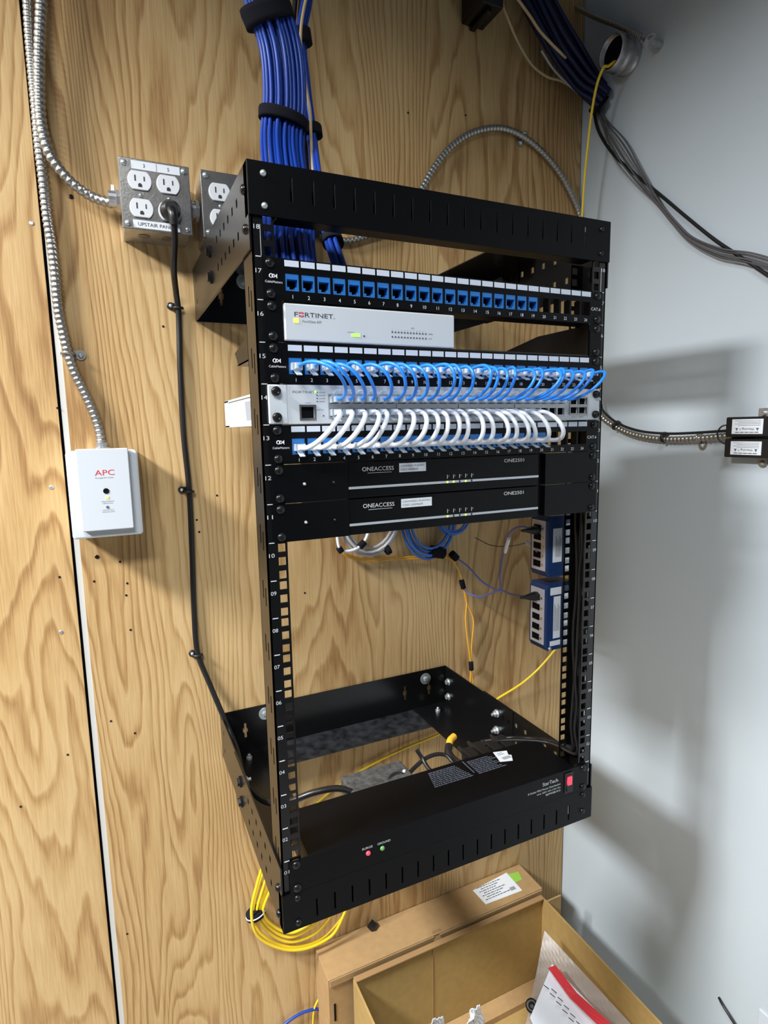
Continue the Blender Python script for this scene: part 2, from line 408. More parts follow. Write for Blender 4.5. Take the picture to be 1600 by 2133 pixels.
for x, z in ((-165, 20), (196, 18), (-165, 835), (196, 835)):
    p = MB(); p.lathe([(12.5, 0), (12.5, 1.6), (12.2, 1.8)], (x, WY - 4.4, z), (0, -1, 0), 24, False)
    wz = p.build('washer', ZINC, rack)
    p = MB(); p.lathe([(5.6, 0), (5.6, 3.5), (3.5, 4.2), (0.5, 4.4)], (x, WY - 6.2, z), (0, -1, 0), 6, False)
    p.build('lag_bolt', ZINC, wz)
p = MB(); p.lathe([(8, 0), (8, 1.5), (5.5, 1.6), (5.5, 6.5), (3, 6.6), (3, 11), (2.4, 12)], (207, 405, -48.4), (0, 0, 1), 12, False); p.build('nut', ZINC, rack)
p = MB(); p.lathe([(8, 0), (8, 1.5), (5.5, 1.6), (5.5, 6.5), (3, 6.6), (3, 11), (2.4, 12)], (-207, 405, -48.4), (0, 0, 1), 12, False); p.build('nut', ZINC, rack)
def front_bracket(z0, z1, za, zb, x0):
    p = MB(); hl = [(x0 + k * 24.3 - 1.1, x0 + k * 24.3 + 1.1, za, zb) for k in range(18)]
    p.vplate('y', -3.6, -1.6, -252.5, 252.5, z0, z1, hl)
    p.box(-252.5, -1.6, z0, -250.6, 14, z1); p.box(250.6, -1.6, z0, 252.5, 14, z1)
    fo = p.build('front_bracket', BLACKP, rack, bevel=0.6)
    p = MB(); p.box(-222, -1.5, z0 if z0 < 0 else z0, 222, 20, z0 + 2)
    p.box(-222, 18, z0 + 2, 222, 20, z1); p.build('bracket_lip', BLACKP, fo)
    return fo
SCREW_POS = []
fb = front_bracket(796, 850, 814, 838, -206)
fb2 = front_bracket(-51, 1, -42, -18, -208)
def screw_mesh(name='screw', m=None, parent=None, at_=(0, 0, 0), r=5.0, cross=True, zinc=False):
    p = MB(); x, y, z = at_
    p.lathe([(r, 0), (r, 0.8), (r * 0.86, 2.2), (r * 0.5, 3.2), (r * 0.12, 3.5)], (x, y, z), (0, -1, 0), 14)
    return p.build(name, m or SCREWB, parent)
for x, z in ((-235.5, 838), (-235.5, 806), (235.5, 838), (235.5, 806)): screw_mesh('screw', ZINC if x < 0 else SCREWB, rack, (x, -3.6, z), 3.4)
for x, z in ((-233, -41), (-233, -7), (233, -35), (233, -7)): screw_mesh('screw', SCREWB, rack, (x, -3.6, z), 4.2)

# ------------------------------------------------------------------ patch panels
PX0, PP = -208.5, 18.26
def cm_logo(b, x, z):
    b.torus((x - 3.2, -3.5, z), (0, 1, 0), 1.9, 0.55, 12, 5)
    b.torus((x - 0.7, -3.5, z), (0, 1, 0), 1.5, 0.55, 12, 5)
    b.prism([(x + 0.8, -3.4, z), (x + 3.4, -3.4, z + 2.5), (x + 3.4, -3.4, z - 2.5)], (0, -0.4, 0))
def patch_panel(u, label, jacks, plugged=0):
    z0 = (u - 1) * U + 0.4; z1 = u * U - 0.4
    t = thing('patch_panel', label, 'patch panel', (0, -1.7, z0), 'keystone patch panels in the rack')
    p = MB(); hl = [(PX0 + i * PP - 7.6, PX0 + i * PP + 7.6, z0 + 10.5, z0 + 28.5) for i in range(24)]
    hl += [(sx * 232.5 - 3, sx * 232.5 + 3, z0 + q - 3, z0 + q + 3) for sx in (-1, 1) for q in (6, 37.6)]
    p.vplate('y', -3.2, -1.6, -241.3, 241.3, z0, z1, hl)
    p.box(-218, -1.6, z0, 218, 26, z0 + 1.4); p.box(-218, -1.6, z1 - 1.4, 218, 14, z1)
    for i in range(25): 
        x = PX0 + (i - 0.5) * PP; p.box(x - 0.9, -1.6, z0 + 9, x + 0.9, 9, z0 + 30)
    p.build('face_plate', BLACKP, t)
    for i in range(24):
        x = PX0 + i * PP
        q = MB(); q.box(x - 7.9, -3.8, z1 - 8.0, x + 7.9, -3.2, z1 - 1.6); q.build('label_strip', LABEL, t)
        if i < jacks:
            q = MB()
            q.vplate('y', -2.6, 9, x - 7.5, x + 7.5, z0 + 10.6, z0 + 28.4,
                     [(x - 5.9, x + 5.9, z0 + 14.5, z0 + 22.8), (x - 3.2, x + 3.2, z0 + 12, z0 + 14.6)])
            q.box(x - 7.5, 9, z0 + 10.6, x + 7.5, 24, z0 + 28.4)
            jo = q.build('keystone_jack', JACK, t)
            q = MB(); q.box(x - 5.7, 7.8, z0 + 12.2, x + 5.7, 8.9, z0 + 22.6)
            for k in range(8): q.box(x - 4.2 + k * 1.1, 3.5, z0 + 20.5, x - 3.8 + k * 1.1, 8, z0 + 21.2)
            q.build('contact_bay', SHADOWIN, jo)
    q = MB()
    for i in range(24): q.text(str(i + 1), (PX0 + i * PP, -3.2, z0 + 4.4), 3.9, lift=0.3)
    q.text('CAT.6', (229.5, -3.2, z0 + 20), 4.0, w=17, lift=0.3)
    q.text('CableMatters', (-229, -3.2, z0 + 18.5), 2.4, w=19, lift=0.3)
    cm_logo(q, -228.5, z0 + 24.5)
    lab(q.build('printing', INKW, t), 'white port numbers, maker name and CAT.6 mark')
    for sx in (-1, 1):
        for q in (6, 37.6): screw_mesh('screw', SCREWB, t, (sx * 232.5, -3.2, z0 + q), 5.2)
    return t
patch_panel(17, 'black patch panel with nineteen empty blue jacks, topmost in the rack', 19)
patch_panel(15, 'black patch panel between the two white units, with blue cords in every port', 24)
patch_panel(13, 'black patch panel under the white switch, filled with white cords', 20)

# ------------------------------------------------------------------ shelf with the small white firewall (unit 16)
sh = thing('rack_shelf', 'black cantilever rack shelf carrying the small white firewall', 'rack shelf', (0, -1.6, 15 * U))
p = MB(); z0 = 15 * U + 0.4
p.box(-222, -1.6, z0, 222, 250, z0 + 1.6); p.build('tray', BLACK, sh)
for sx in (-1, 1):
    p = MB(); p.prism([(sx * 222, 0, z0), (sx * 222, 0, z0 + 43), (sx * 222, 108, z0 + 43), (sx * 222, 262, z0 + 20), (sx * 222, 240, z0)], (-sx * 1.6, 0, 0))
    p.build('side_flange', BLACK, sh)
    p = MB(); hl = [(sx * 232.5 - 3, sx * 232.5 + 3, z0 + q - 3, z0 + q + 3) for q in (6, 37.6)]
    xx = sorted((sx * 241.3, sx * 221)); p.vplate('y', -3.2, -1.6, xx[0], xx[1], z0, z0 + 43.6, hl); eo = p.build('ear', BLACKP, sh)
    for q in (6, 37.6): screw_mesh('screw', SCREWB, eo, (sx * 232.5, -3.2, z0 + q), 5.2)
fg = thing('firewall_appliance', 'small white desktop firewall on the black shelf at unit 16', 'network firewall', (-111, 60, 668.8))
FX0, FX1, FZ0, FZ1, FY = -219, -3.5, 669, 708.5, -4.0
p = MB(); p.box(FX0, FY + 2, FZ0, FX1, 150, FZ1); p.build('case', WHITEP, fg, bevel=1.2)
p = MB(); p.box(FX0 - 0.5, FY - 1, FZ0 + 0.2, FX1 + 0.5, FY + 2, FZ1 + 0.4); fr = p.build('front_face', WHITEP, fg, bevel=1.5)
p = MB(); p.text('F', (-208, FY - 1, 697.5), 5.0, align='l', w=4.2, lift=.2); p.text('RTINET.', (-196.0, FY - 1, 697.5), 5.0, align='l', w=35, lift=.2)
p.build('lettering', INKB, fr)
p = MB(); xc = -200.2
for dx, dz in ((-1.9, 1.6), (1.9, 1.6), (-1.9, -1.6), (1.9, -1.6)): p.box(xc + dx - .9, FY - 1.3, 697.5 + dz - .8, xc + dx + .9, FY - 1.05, 697.5 + dz + .8)
p.box(xc - .5, FY - 1.3, 698.6, xc + .5, FY - 1.05, 700.4); p.box(xc - .5, FY - 1.3, 694.6, xc + .5, FY - 1.05, 696.4)
lab(p.build('emblem', INKR, fr), 'red square letter O of the maker name')
p = MB(); p.text('FortiGate 60F', (-199, FY - 1, 690.5), 2.6, align='l', w=22, lift=.2)
p.text('STATUS', (-142, FY - 1, 681.5), 1.3, w=8, lift=.2); p.box(-126.5, FY - 1.3, 677, -124.5, FY - 1.05, 679)
for k in range(12):
    for zz in (683.5, 678): p.box(-90 + k * 4.1, FY - 1.25, zz, -88 + k * 4.1, FY - 1.05, zz + 1.8)
    p.text(str(k % 10), (-89 + k * 4.1, FY - 1, 687), 1.3, lift=.2)
p.text('SPEED', (-40, FY - 1, 684.3), 1.5, align='l', w=6, lift=.2); p.text('LINK', (-40, FY - 1, 679), 1.5, align='l', w=5, lift=.2); p.text('LAN', (-62, FY - 1, 690.3), 1.7, lift=.2)
p.build('small_print', INKG, fr)
p = MB(); p.box(-209, FY - 1.5, 688.2, -203.5, FY - 1.05, 693); p.build('status_light', LEDY, fr)
for x in (-138.5, -133): p = MB(); p.box(x - 2.4, FY - 1.5, 676.6, x + 2.4, FY - 1.05, 680.2); p.build('status_light', LEDG, fr)

# ------------------------------------------------------------------ white 48-port switch (unit 14)
sw = thing('network_switch', 'white rack switch at unit 14 crowded with blue and white cords', 'network switch', (0, 180, 13 * U + 0.5))
Z0, Z1 = 13 * U + 0.6, 14 * U - 0.6
p = MB(); p.box(-219.5, 0, Z0, 219.5, 376, Z1); p.build('case', WHITEM, sw, bevel=0.8)
for k in range(34):
    pass
p = MB()
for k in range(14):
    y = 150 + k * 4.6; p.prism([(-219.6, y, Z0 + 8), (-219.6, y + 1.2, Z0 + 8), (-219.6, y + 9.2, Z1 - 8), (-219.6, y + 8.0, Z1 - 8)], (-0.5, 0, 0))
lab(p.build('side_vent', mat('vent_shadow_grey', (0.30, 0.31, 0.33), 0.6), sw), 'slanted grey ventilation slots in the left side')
p = MB(); p.box(-221.5, 2, Z0 - .2, -219.5, 376, Z0 + 3); p.box(-221.5, 2, Z1 - 3, -219.5, 376, Z1 + .2); p.box(-221.5, 340, Z0, -219.5, 376, Z1); p.build('side_frame', WHITEM, sw, bevel=.4)
PXA, PPI = -164.5, 14.35
def colx(i): return PXA + i * PPI + (i // 6) * 1.6
p = MB(); hl = []
for i in range(24):
    x = colx(i)
    for zc in (605.6, 590.8): hl.append((x - 5.9, x + 5.9, zc - 4.6, zc + 4.6))
hl.append((-204, -188.5, 584.8, 597.5))
for k in range(2):
    for zc in (604.5, 592): hl.append((187 + k * 15.5, 201 + k * 15.5, zc - 4.2, zc + 4.2))
hl = [(a, min(c, 217.5), d, e) for a, c, d, e in hl]
p.vplate('y', -3.4, 0, -219.5, 219.5, Z0, Z1, hl); p.build('front_face', WHITEM, sw)
p = MB(); p.box(-206, -0.3, 583, 218, 0.1, 612); p.build('port_bay', SHADOWIN, sw)
for k in range(4):
    p = MB(); a, c = colx(k * 6) - 7.2, colx(k * 6 + 5) + 7.2
    p.vplate('y', -4.4, -3.4, a, c, 584.6, 612, [h for h in hl])
    lab(p.build('port_block', mat('nickel_port_shield', (0.42, 0.43, 0.44), 0.35, metal=0.6), sw), 'grey metal frame around twelve network ports')
p = MB(); p.vplate('y', -4.6, -3.4, -206, -186.5, 582.6, 599.8, [hl[48]]); p.build('console_port', STEEL, sw)
p = MB(); p.vplate('y', -5.2, -3.4, 185.5, 218, 586, 611, [(187, 201, 587.5, 596.2), (202.5, 216.5, 587.5, 596.2), (187, 201, 600, 608.7), (202.5, 216.5, 600, 608.7)]); p.build('sfp_cage', STEEL, sw)
p = MB(); p.text('FORTINET.', (-213, -3.4, 613.8), 2.6, align='l', w=27, lift=.2)
for k, s_ in enumerate(('POWER', 'STATUS', 'ALARM', 'RESET')):
    p.text(s_, (-182, -3.4, 613.5 - k * 3.4), 1.3, align='l', w=7, lift=.2); p.box(-185.5, -3.8, 613 - k * 3.4, -183.8, -3.5, 614.2 - k * 3.4)
p.text('SWITCH', (-181.5, -3.4, 594), 1.3, w=8, lift=.2); p.text('CONSOLE', (-196, -3.4, 601.8), 1.1, lift=.2)
p.box(-178.5, -3.8, 586.5, -176.9, -3.5, 588.1); p.text('SFP+ SFP+', (202, -3.4, 582.6), 1.6, w=24, lift=.2)
lab(p.build('small_print', INKG, sw), 'dark maker name and port captions')
p = MB(); p.lathe([(1.6, 0), (1.4, .6), (.3, 1)], (-186.5, -3.4, 613.8), (0, -1, 0), 10); p.build('status_light', LEDG, sw)
for sx in (-1, 1):
    p = MB(); xx = sorted((sx * 241.3, sx * 219.5)); p.box(xx[0], -4.6, Z0, xx[1], -1.6, Z1); eo = p.build('ear', WHITEM, sw, bevel=1.6)
    for z in (Z0 + 7.5, Z1 - 7.5):
        q = MB(); q.lathe([(5.3, 0), (5.3, 3.5), (4.4, 5.2), (2.6, 5.8), (2.4, 5.0), (.5, 5.0)], (sx * 232.5, -4.6, z), (0, -1, 0), 16); q.build('thumb_screw', SCREWB, eo)

# ------------------------------------------------------------------ two flat black routers (units 12 and 11)
def router(u, label, bits):
    z0 = (u - 1) * U + 0.3; z1 = u * U - 0.3
    t = thing('access_router', label, 'router', (0, 90, z0), 'flat black routers in the rack')
    p = MB(); p.box(-149, -2.6, z0 + 0.4, 134, 190, z1 - 0.4); p.build('case', BLACKP, t, bevel=0.8)
    p = MB(); p.box(-149, -3.4, z0 + 11.3, 134, -2.5, z0 + 14.2); lab(p.build('trim_line', SILVER, t), 'thin silver line across the front')
    for sx, xa, xb in ((-1, -241.3, -149.2), (1, 146, 241.3)):
        p = MB(); p.vplate('y', -3.2, -1.6, xa, xb, z0, z1, [(sx * 232.5 - 3, sx * 232.5 + 3, z0 + q - 3, z0 + q + 3) for q in (6, 37.6)])
        if sx < 0: p.box(xb - 1.5, -1.6, z0, xb, 60, z1)
        else: p.box(xa, -1.6, z0, xa + 1.5, 60, z1); p.box(134.2, 4, z0, 146, 6, z1)
        eo = p.build('mounting_bracket', BLACKP, t)
        for q in (6, 37.6): screw_mesh('screw', SCREWB, eo, (sx * 232.5, -3.2, z0 + q), 5.2)
        if sx < 0:
            for x in (-203.5, -168): screw_mesh('small_screw', ZINC if x < -180 else SCREWB, eo, (x, -3.2, z0 + 21), 2.0)
    p = MB(); p.text('ONEACCESS', (-131, -2.6, z0 + 34.5), 5.0, align='l', w=42, lift=.25)
    p.box(-124, -3.0, z0 + 29.4, -92, -2.7, z0 + 29.8); p.text('ONE2501', (76, -2.6, z0 + 36.5), 4.6, align='l', w=33, lift=.25)
    for k in range(5):
        x = -13 + k * 9.2; p.box(x, -2.9, z0 + 17, x + .6, -2.65, z0 + 22); p.text('%d' % (k + 1), (x + 2.4, -2.6, z0 + 20.5), 1.8, lift=.2)
    lab(p.build('lettering', INKW, t), 'white maker name and model lettering')
    p = MB()
    for k in range(5):
        x = -13 + k * 9.2
        if not (bits >> k) & 1: p.box(x - 1, -3.8, z0 + 11.6, x + 1, -3.35, z0 + 14)
    p.build('unlit_light', INKB, t)
    for k in range(5):
        if (bits >> k) & 1:
            x = -13 + k * 9.2; p = MB(); p.box(x - 1.1, -3.9, z0 + 11.4, x + 1.1, -3.35, z0 + 14.1); p.build('status_light', LEDY, t)
    lx0, lx1 = (-81.5, -44) if u == 12 else (-79.5, -36)
    p = MB(); p.box(lx0, -3.0, z0 + 28.5, lx1, -2.6, z0 + 39.5); lo = p.build('sticker', LABELW, t)
    p = MB(); p.text('CANWB201-PLANWC' , ((lx0 + lx1) / 2, -3.0, z0 + 36.2), 2.4, w=lx1 - lx0 - 4, lift=.15); p.text('CSSC-0309659', (lx0 + 2, -3.0, z0 + 31.8), 2.4, align='l', w=(lx1 - lx0) * .65, lift=.15)
    p.build('sticker_text', INKG, lo)
    return t
router(12, 'flat black router directly below the patch panel with white cords, upper of two', 0b1011)
router(11, 'flat black router, lower of the two, with open rack space beneath it', 0b1001)

# ------------------------------------------------------------------ power distribution unit (unit 1)
pd = thing('power_distribution_unit', 'black power strip unit with red switch at the bottom of the rack', 'power strip', (0, 45, 0.5))
p = MB(); p.box(-215.5, -1.6, 1, 215.5, 95, 43); p.build('case', BLACKP, pd, bevel=0.8)
p = MB(); p.vplate('y', -3.4, -1.6, -241.3, 241.3, .5, 43.8, [(sx * 232.5 - 3, sx * 232.5 + 3, q - 3, q + 3) for sx in (-1, 1) for q in (6.35, 38.1)]); p.build('front_face', BLACKP, pd)
for sx in (-1, 1):
    for q in (6.35, 38.1): screw_mesh('screw', SCREWB, pd, (sx * 232.5, -3.4, q), 5.4)
p = MB(); p.text('SURGE', (-137, -3.4, 28.5), 3.0, w=15, lift=.2); p.text('GROUND', (-113, -3.4, 28.5), 3.0, w=19, lift=.2)
p.text('StarTech.', (168, -3.4, 33), 5.8, w=31, lift=.2)
p.text('8 Outlet PDU Power Distribution', (187, -3.4, 25), 3.0, align='r', w=62, lift=.2)
p.text('Unit 120V 15A (12A UL)', (187, -3.4, 19.5), 2.7, align='r', w=45, lift=.2)
p.text('RKPW081915', (187, -3.4, 14.2), 3.2, align='r', w=28, lift=.2)
lab(p.build('lettering', INKW, pd), 'white maker name, rating and SURGE and GROUND captions')
for x, m_, l_ in ((-136, LEDR, 'red surge light'), (-115.5, LEDDG, 'dim green ground light')):
    p = MB(); p.lathe([(3.2, 0), (3.2, .6), (2.8, 1.6), (1.6, 2.4), (.3, 2.6)], (x, -3.4, 20.5), (0, -1, 0), 14); lab(p.build('indicator_light', m_, pd), l_)
p = MB(); p.vplate('y', -5.2, -3.4, 195, 211, 6, 39, [(198, 208, 9, 36)]); p.build('switch_bezel', BLKPL, pd, bevel=.5)
p = MB(); p.prism([(198, -3.4, 9), (198, -7.5, 11), (198, -4.4, 24), (198, -5.6, 36), (198, -3.4, 36)], (10, 0, 0)); p.build('rocker', BLKPL, pd)
p = MB(); p.box(199.3, -7.4, 20, 207, -4.0, 33); lab(p.build('rocker_window', LEDR, pd), 'glowing red window of the rocker switch')
# printing and sticker on top of the unit
p = MB(); rx, uy = (1, 0, 0), (0, 1, 0)
rl = random.Random(77)
for k in range(9):
    for xa, xb in ((-4 + k, 64 - k * 1.5), (74, 126 - (k % 3) * 6)):
        x = xa
        while x < xb:
            l_ = rl.uniform(2, 7); p.box(x, 50 + k * 4.2, 43.1, min(x + l_, xb), 52.4 + k * 4.2, 43.25); x += l_ + 1.1
p.box(68, 56, 43.1, 70, 90, 43.3)
lab(p.build('warning_print', INKGR, pd), 'faint grey safety print on the top')
p = MB(); p.prism([(122, 62, 43.1), (142, 56, 43.1), (150, 70, 43.1), (146, 73, 43.1), (151, 84, 43.1), (128, 90, 43.1)], (0, 0, .4)); so = p.build('sticker', LABELW, pd)
p = MB()
for k in range(12): p.box(131 + k * 1.3, 64, 43.5, 131.6 + k * 1.3, 71, 43.65)
p.box(130, 78, 43.5, 142, 79, 43.65); p.box(131, 82, 43.5, 140, 83, 43.65)
p.build('sticker_print', INKG, so)
# white paper strip next to U numbers: nothing more on this panel

# ================================================================== PATCH CORDS
pm = MB(); pm.box(-5.6, -9, -3.9, 5.6, 5, 3.9); pm.box(-3.4, -15, -2.6, 3.4, -9, 2.8)
pm.prism([(-2.9, -2, -3.9), (-2.9, -1, -4.4), (-2.9, -14.5, -10.4), (-2.9, -16, -9.6)], (5.8, 0, 0))
for k in range(2): pm.box(-3.9, -13.6 + k * 2.3, -3.1, 3.9, -12.4 + k * 2.3, 3.2)
_h = thing('x', 'x', 'x', (0, 0, 0))
plug_proto = pm.build('plug', CLEAR, _h)
plug_blue = plug_proto.copy(); plug_blue.data = plug_proto.data.copy(); plug_blue.data.materials[0] = BLUECL
def add_plug(parent, proto, p, flip):
    c = proto.copy(); COL.objects.link(c); c.parent = parent; c.name = 'plug'
    c.location = (Vector(p) - WLOC[parent.name]) * S
    c.rotation_euler = (0, math.pi if flip else 0, 0)
    return c
def patch_cord(i, blue):
    rnd = random.Random(i * 7 + (1 if blue else 100))
    xj = PX0 + i * PP; xs = colx(i)
    if blue:
        zj = 14 * U + 19; zs = 605.6; A = Vector((xj, -3, zj)); B = Vector((xs, -3.5, zs))
        j = rnd.uniform; bul = -52 + j(-7, 9) - (10 if i in (0, 9, 12, 18) else 0)
        zt = zj + j(2, 6); sag = (xs - xj)
        t = thing('patch_cord', 'thin blue patch cord from port %d of the middle patch panel to the white switch' % (i + 1), 'network cable', ((xj + xs) / 2, -30, zs), 'blue patch cords between panel and switch')
        dx = j(-2, 5); hump = j(3, 7); pts = [A + Vector((0, -9, 0))]
        for k in range(0, 13):
            t_ = k / 12; e = t_ * t_ * (3 - 2 * t_)
            pts.append(Vector((xj + (xs - xj) * e + dx * math.sin(math.pi * t_), -15 + (bul + 15) * math.sin(math.pi * t_) ** 0.85, zj + (zs - zj) * (1 - math.cos(math.pi * t_ ** 1.15)) / 2 + hump * math.sin(math.pi * t_) * (1 - t_) * 1.6)))
        pts.append(B + Vector((0, -9, 0)))
        q = MB(); q.tube(pts, 2.0, 8, 3); q.build('cord', BLUEP, t)
        add_plug(t, plug_proto, A, False); add_plug(t, plug_proto, B, True)
    else:
        zj = 12 * U + 19; zs = 590.8; A = Vector((xj, -3, zj)); B = Vector((xs, -3.5, zs)); j = rnd.uniform
        bul = -46 + j(-6, 7) - (12 if i == 19 else 0) + (10 if i < 2 else 0); sag = xs - xj
        t = thing('patch_cord', 'white patch cord from port %d of the lower patch panel to the white switch' % (i + 1), 'network cable', ((xj + xs) / 2, -30, zj), 'white patch cords between switch and panel')
        dx = j(-1, 4); hump = j(1, 4); pts = [B + Vector((0, -9, 0))]
        for k in range(0, 13):
            t_ = k / 12; e = t_ * t_ * (3 - 2 * t_)
            pts.append(Vector((xs + (xj - xs) * e + dx * math.sin(math.pi * t_), -15 + (bul + 15) * math.sin(math.pi * t_) ** 0.8, zs + (zj - zs) * (1 - math.cos(math.pi * t_)) / 2 + hump * math.sin(math.pi * t_) * (1 - 2 * t_) - 2 * math.sin(math.pi * t_))))
        pts.append(A + Vector((0, -9, 0)))
        q = MB(); q.tube(pts, 2.8, 10, 3); q.build('cord', WHITEC, t)
        add_plug(t, plug_proto, A, False); add_plug(t, plug_proto, B, False)
for i in range(24): patch_cord(i, True)
for i in range(20): patch_cord(i, False)
bpy.data.objects.remove(plug_proto); bpy.data.objects.remove(_h)

# ================================================================== OUTLET BOXES
def outlet_box(x0, label, ltop, lbot, sockets=((0, 0), (1, 0), (0, 1), (1, 1))):
    zb, zt, yf = 881.5, 983.5, 372
    t = thing('outlet_box', label, 'electrical outlet', (x0 + 51, WY, zb), 'steel outlet boxes on the plywood')
    p = MB(); p.box(x0 + 2, yf, zb + 1.5, x0 + 100, WY, zt - 1.5); bo = p.build('back_box', GALV, t, bevel=2)
    for k in range(2):
        q = MB(); q.lathe([(9, 0), (9, 1.2), (8.2, 1.4)], (x0 + 32 + k * 34, 405, zb + 1.5), (0, 0, -1), 20, False); q.build('knockout', STEEL, bo)
    p = MB(); p.box(x0, yf - 2.2, zb, x0 + 102, yf, zt); po = p.build('cover_plate', STEEL, t, bevel=0.8)
    for cx, cz in ((x0 + 8, zt - 8), (x0 + 94, zt - 8), (x0 + 8, zb + 8), (x0 + 94, zb + 8)):
        screw_mesh('cover_screw', ZINC, po, (cx, yf - 2.2, cz), 4.6)
    for gx in range(2):
        screw_mesh('receptacle_screw', ZINC, po, (x0 + 28.5 + gx * 41, yf - 2.2, zb + 50), 2.6)
        for gz in range(2):
            cx, cz = x0 + 28.5 + gx * 41, zb + 70.5 - gz * 39.5
            pts = []
            for k in range(28):
                a = 2 * math.pi * k / 28; x = 17.0 * math.cos(a); z = 17.0 * math.sin(a); z = max(-13.2, min(13.2, z)); pts.append((cx + x, yf - 2.2, cz + z))
            q = MB(); q.prism(pts, (0, -3.2, 0)); ro = q.build('receptacle', SOCKET, t, bevel=.7)
            q = MB(); y = yf - 5.45
            q.box(cx - 7.4, y - .25, cz - 1.5, cx - 5.6, y, cz + 7); q.box(cx + 5.6, y - .25, cz - .5, cx + 7.2, y, cz + 6)
            q.prism([(cx - 2.7, y, cz - 9.5), (cx + 2.7, y, cz - 9.5)] + [(cx + 2.7 * math.cos(a), y, cz - 6.8 + 2.7 * math.sin(a)) for a in [math.pi * k / 8 for k in range(9)]], (0, -.25, 0))
            q.build('socket_slots', INKB, ro)
    y = yf - 2.2
    if lbot:
        p = MB(); p.box(x0 + 18, y - .6, zt - 15, x0 + 53.5, y, zt - 3); p.box(x0 + 54.5, y - .6, zt - 15, x0 + 88, y, zt - 3); lo = p.build('label_tape', LABELW, t)
        q = MB(); q.text(ltop[0], (x0 + 36, y - .6, zt - 9), 5, lift=.2); q.text(ltop[1], (x0 + 71, y - .6, zt - 9), 5, lift=.2); q.build('lettering', INKB, lo)
        p = MB(); p.box(x0 + 15, y - .6, zb + 2.5, x0 + 83, y, zb + 14); lo = p.build('label_tape', LABELW, t)
        q = MB(); q.text(lbot, (x0 + 22, y - .6, zb + 8.3), 5.2, align='l', w=53, lift=.2); q.build('lettering', INKB, lo)
    return t
ob = outlet_box(-359, 'square steel outlet box labelled UPSTAIR PANEL with a black plug in it', ('3', '5'), 'UPSTAIR PANEL')
ob2 = outlet_box(-240, 'square steel outlet box partly hidden behind the rack side plate', None, None)
p = MB(); p.cyl((-257, 408, 932), (-240, 408, 932), 13, 16); p.lathe([(17, 0), (17, 5)], (-256, 408, 932), (1, 0, 0), 8, False); p.lathe([(17, 0), (17, 5)], (-246, 408, 932), (1, 0, 0), 8, False)
tag(p.build('conduit_nipple', GALV), 'short zinc fitting joining the two steel outlet boxes', 'conduit fitting')
# plug and black power cord
pc = thing('power_cord', 'thick black power cord plugged into the outlet and clipped down the plywood to the rack', 'power cord', (-290, 440, 500))
px, pz = -289.5, 912.5
q = MB(); q.lathe([(15, 0), (15.5, 3), (15, 9), (12, 15), (9, 18)], (px, 366, pz), (0, -1, 0), 20)
q.tube([(px, 352, pz - 2), (px + 2, 347, pz - 10), (px + 3, 349, pz - 24)], 7.0, 12, 6)
q.build('plug', RUBBER, pc)
pts = [(px + 3, 349, pz - 18), at(364, 500, 362), at(362, 560, 385), at(367, 610, 425), at(372, 650, 438), at(375, 760, 439), at(382, 900, 439), at(394, 1020, 439), at(400, 1150, 439), at(405, 1290, 439), at(412, 1362, 438), at(437, 1425, 436), at(460, 1480, 426), at(477, 1520, 415), at(494, 1562, 380), (-236, 300, -20), (-228, 200, 0), (-205, 140, 26), (-170, 118, 44), (-135, 112, 44), (-112, 104, 34), (-108, 96, 28)]
q = MB(); q.tube(pts, 4.9, 12, 8); q.build('cord', RUBBER, pc)
def cord_clip(u, v, side, cu):
    c = at(cu, v + 4, 439); s0 = at(u, v, WY)
    t = thing('cable_clip', {638: 'black cable clip holding the black cord, highest, just left of the rack top', 1020: 'black cable clip holding the black cord beside the switch height', 1360: 'black cable clip holding the black cord, lowest of three'}[v], 'cable clip', s0, 'clips along the black power cord')
    q = MB(); q.tube([(c.x + 7.2 * math.cos(a), 439 - 7 * math.sin(a) if a <= math.pi else 439, c.z) for a in [math.pi * k / 8 for k in range(9)]], 2.6, 6, 1)
    q.box(min(s0.x, c.x), WY - 3.5, s0.z - 5, max(s0.x, c.x) - 4, WY, s0.z + 5)
    q.lathe([(6, 0), (6, 4), (5, 4.4)], (s0.x, WY, s0.z), (0, -1, 0), 14)
    q.build('strap', BLKPL, t)
    screw_mesh('screw', ZINC, t, (s0.x, WY - 4.4, s0.z), 3.2)
for a in ((355, 638, 1, 371), (378, 1020, 1, 394), (400, 1360, 1, 412)): cord_clip(*a)

# ================================================================== FLEXIBLE METAL CONDUITS
def conduit(pts, r, label, pitch=7.5, cat='conduit', ends=True):
    P = resample(spline(pts, 30), pitch / 4)
    q = MB(); prof = (1.0, 1.0, 0.90, 0.79)
    q.tube(P, r, 14, 1, rf=lambda L, r_, i: r_ * prof[i % 4])
    t = thing('flexible_conduit', label, cat, P[len(P) // 2])
    q.build('armour', FLEX, t); return t
Y1 = WY - 9
c1 = [at(u, v, Y1) for u, v in ((56, -30), (58, 0), (62, 75), (68, 150), (75, 225), (81, 300), (90, 375), (98, 450), (107, 506), (114, 562), (122, 647), (131, 690), (142, 737), (156, 778), (178, 822), (197, 866), (207, 897), (213, 936))]
c1.insert(0, Vector((c1[0].x - 4, Y1, 1740)))
conduit(c1, 7.6, 'flexible metal conduit running down to the white surge box', 8)
c2 = [at(u, v, Y1 - 16) for u, v in ((86, -30), (86, 7), (82, 112), (82, 187), (86, 255), (101, 315), (127, 356), (161, 390), (196, 412))] + [at(236, 424, 408)]
c2.insert(0, Vector((c2[0].x, Y1 - 16, 1740)))
conduit(c2, 8.2, 'flexible metal conduit curving into the left side of the labelled outlet box', 9)
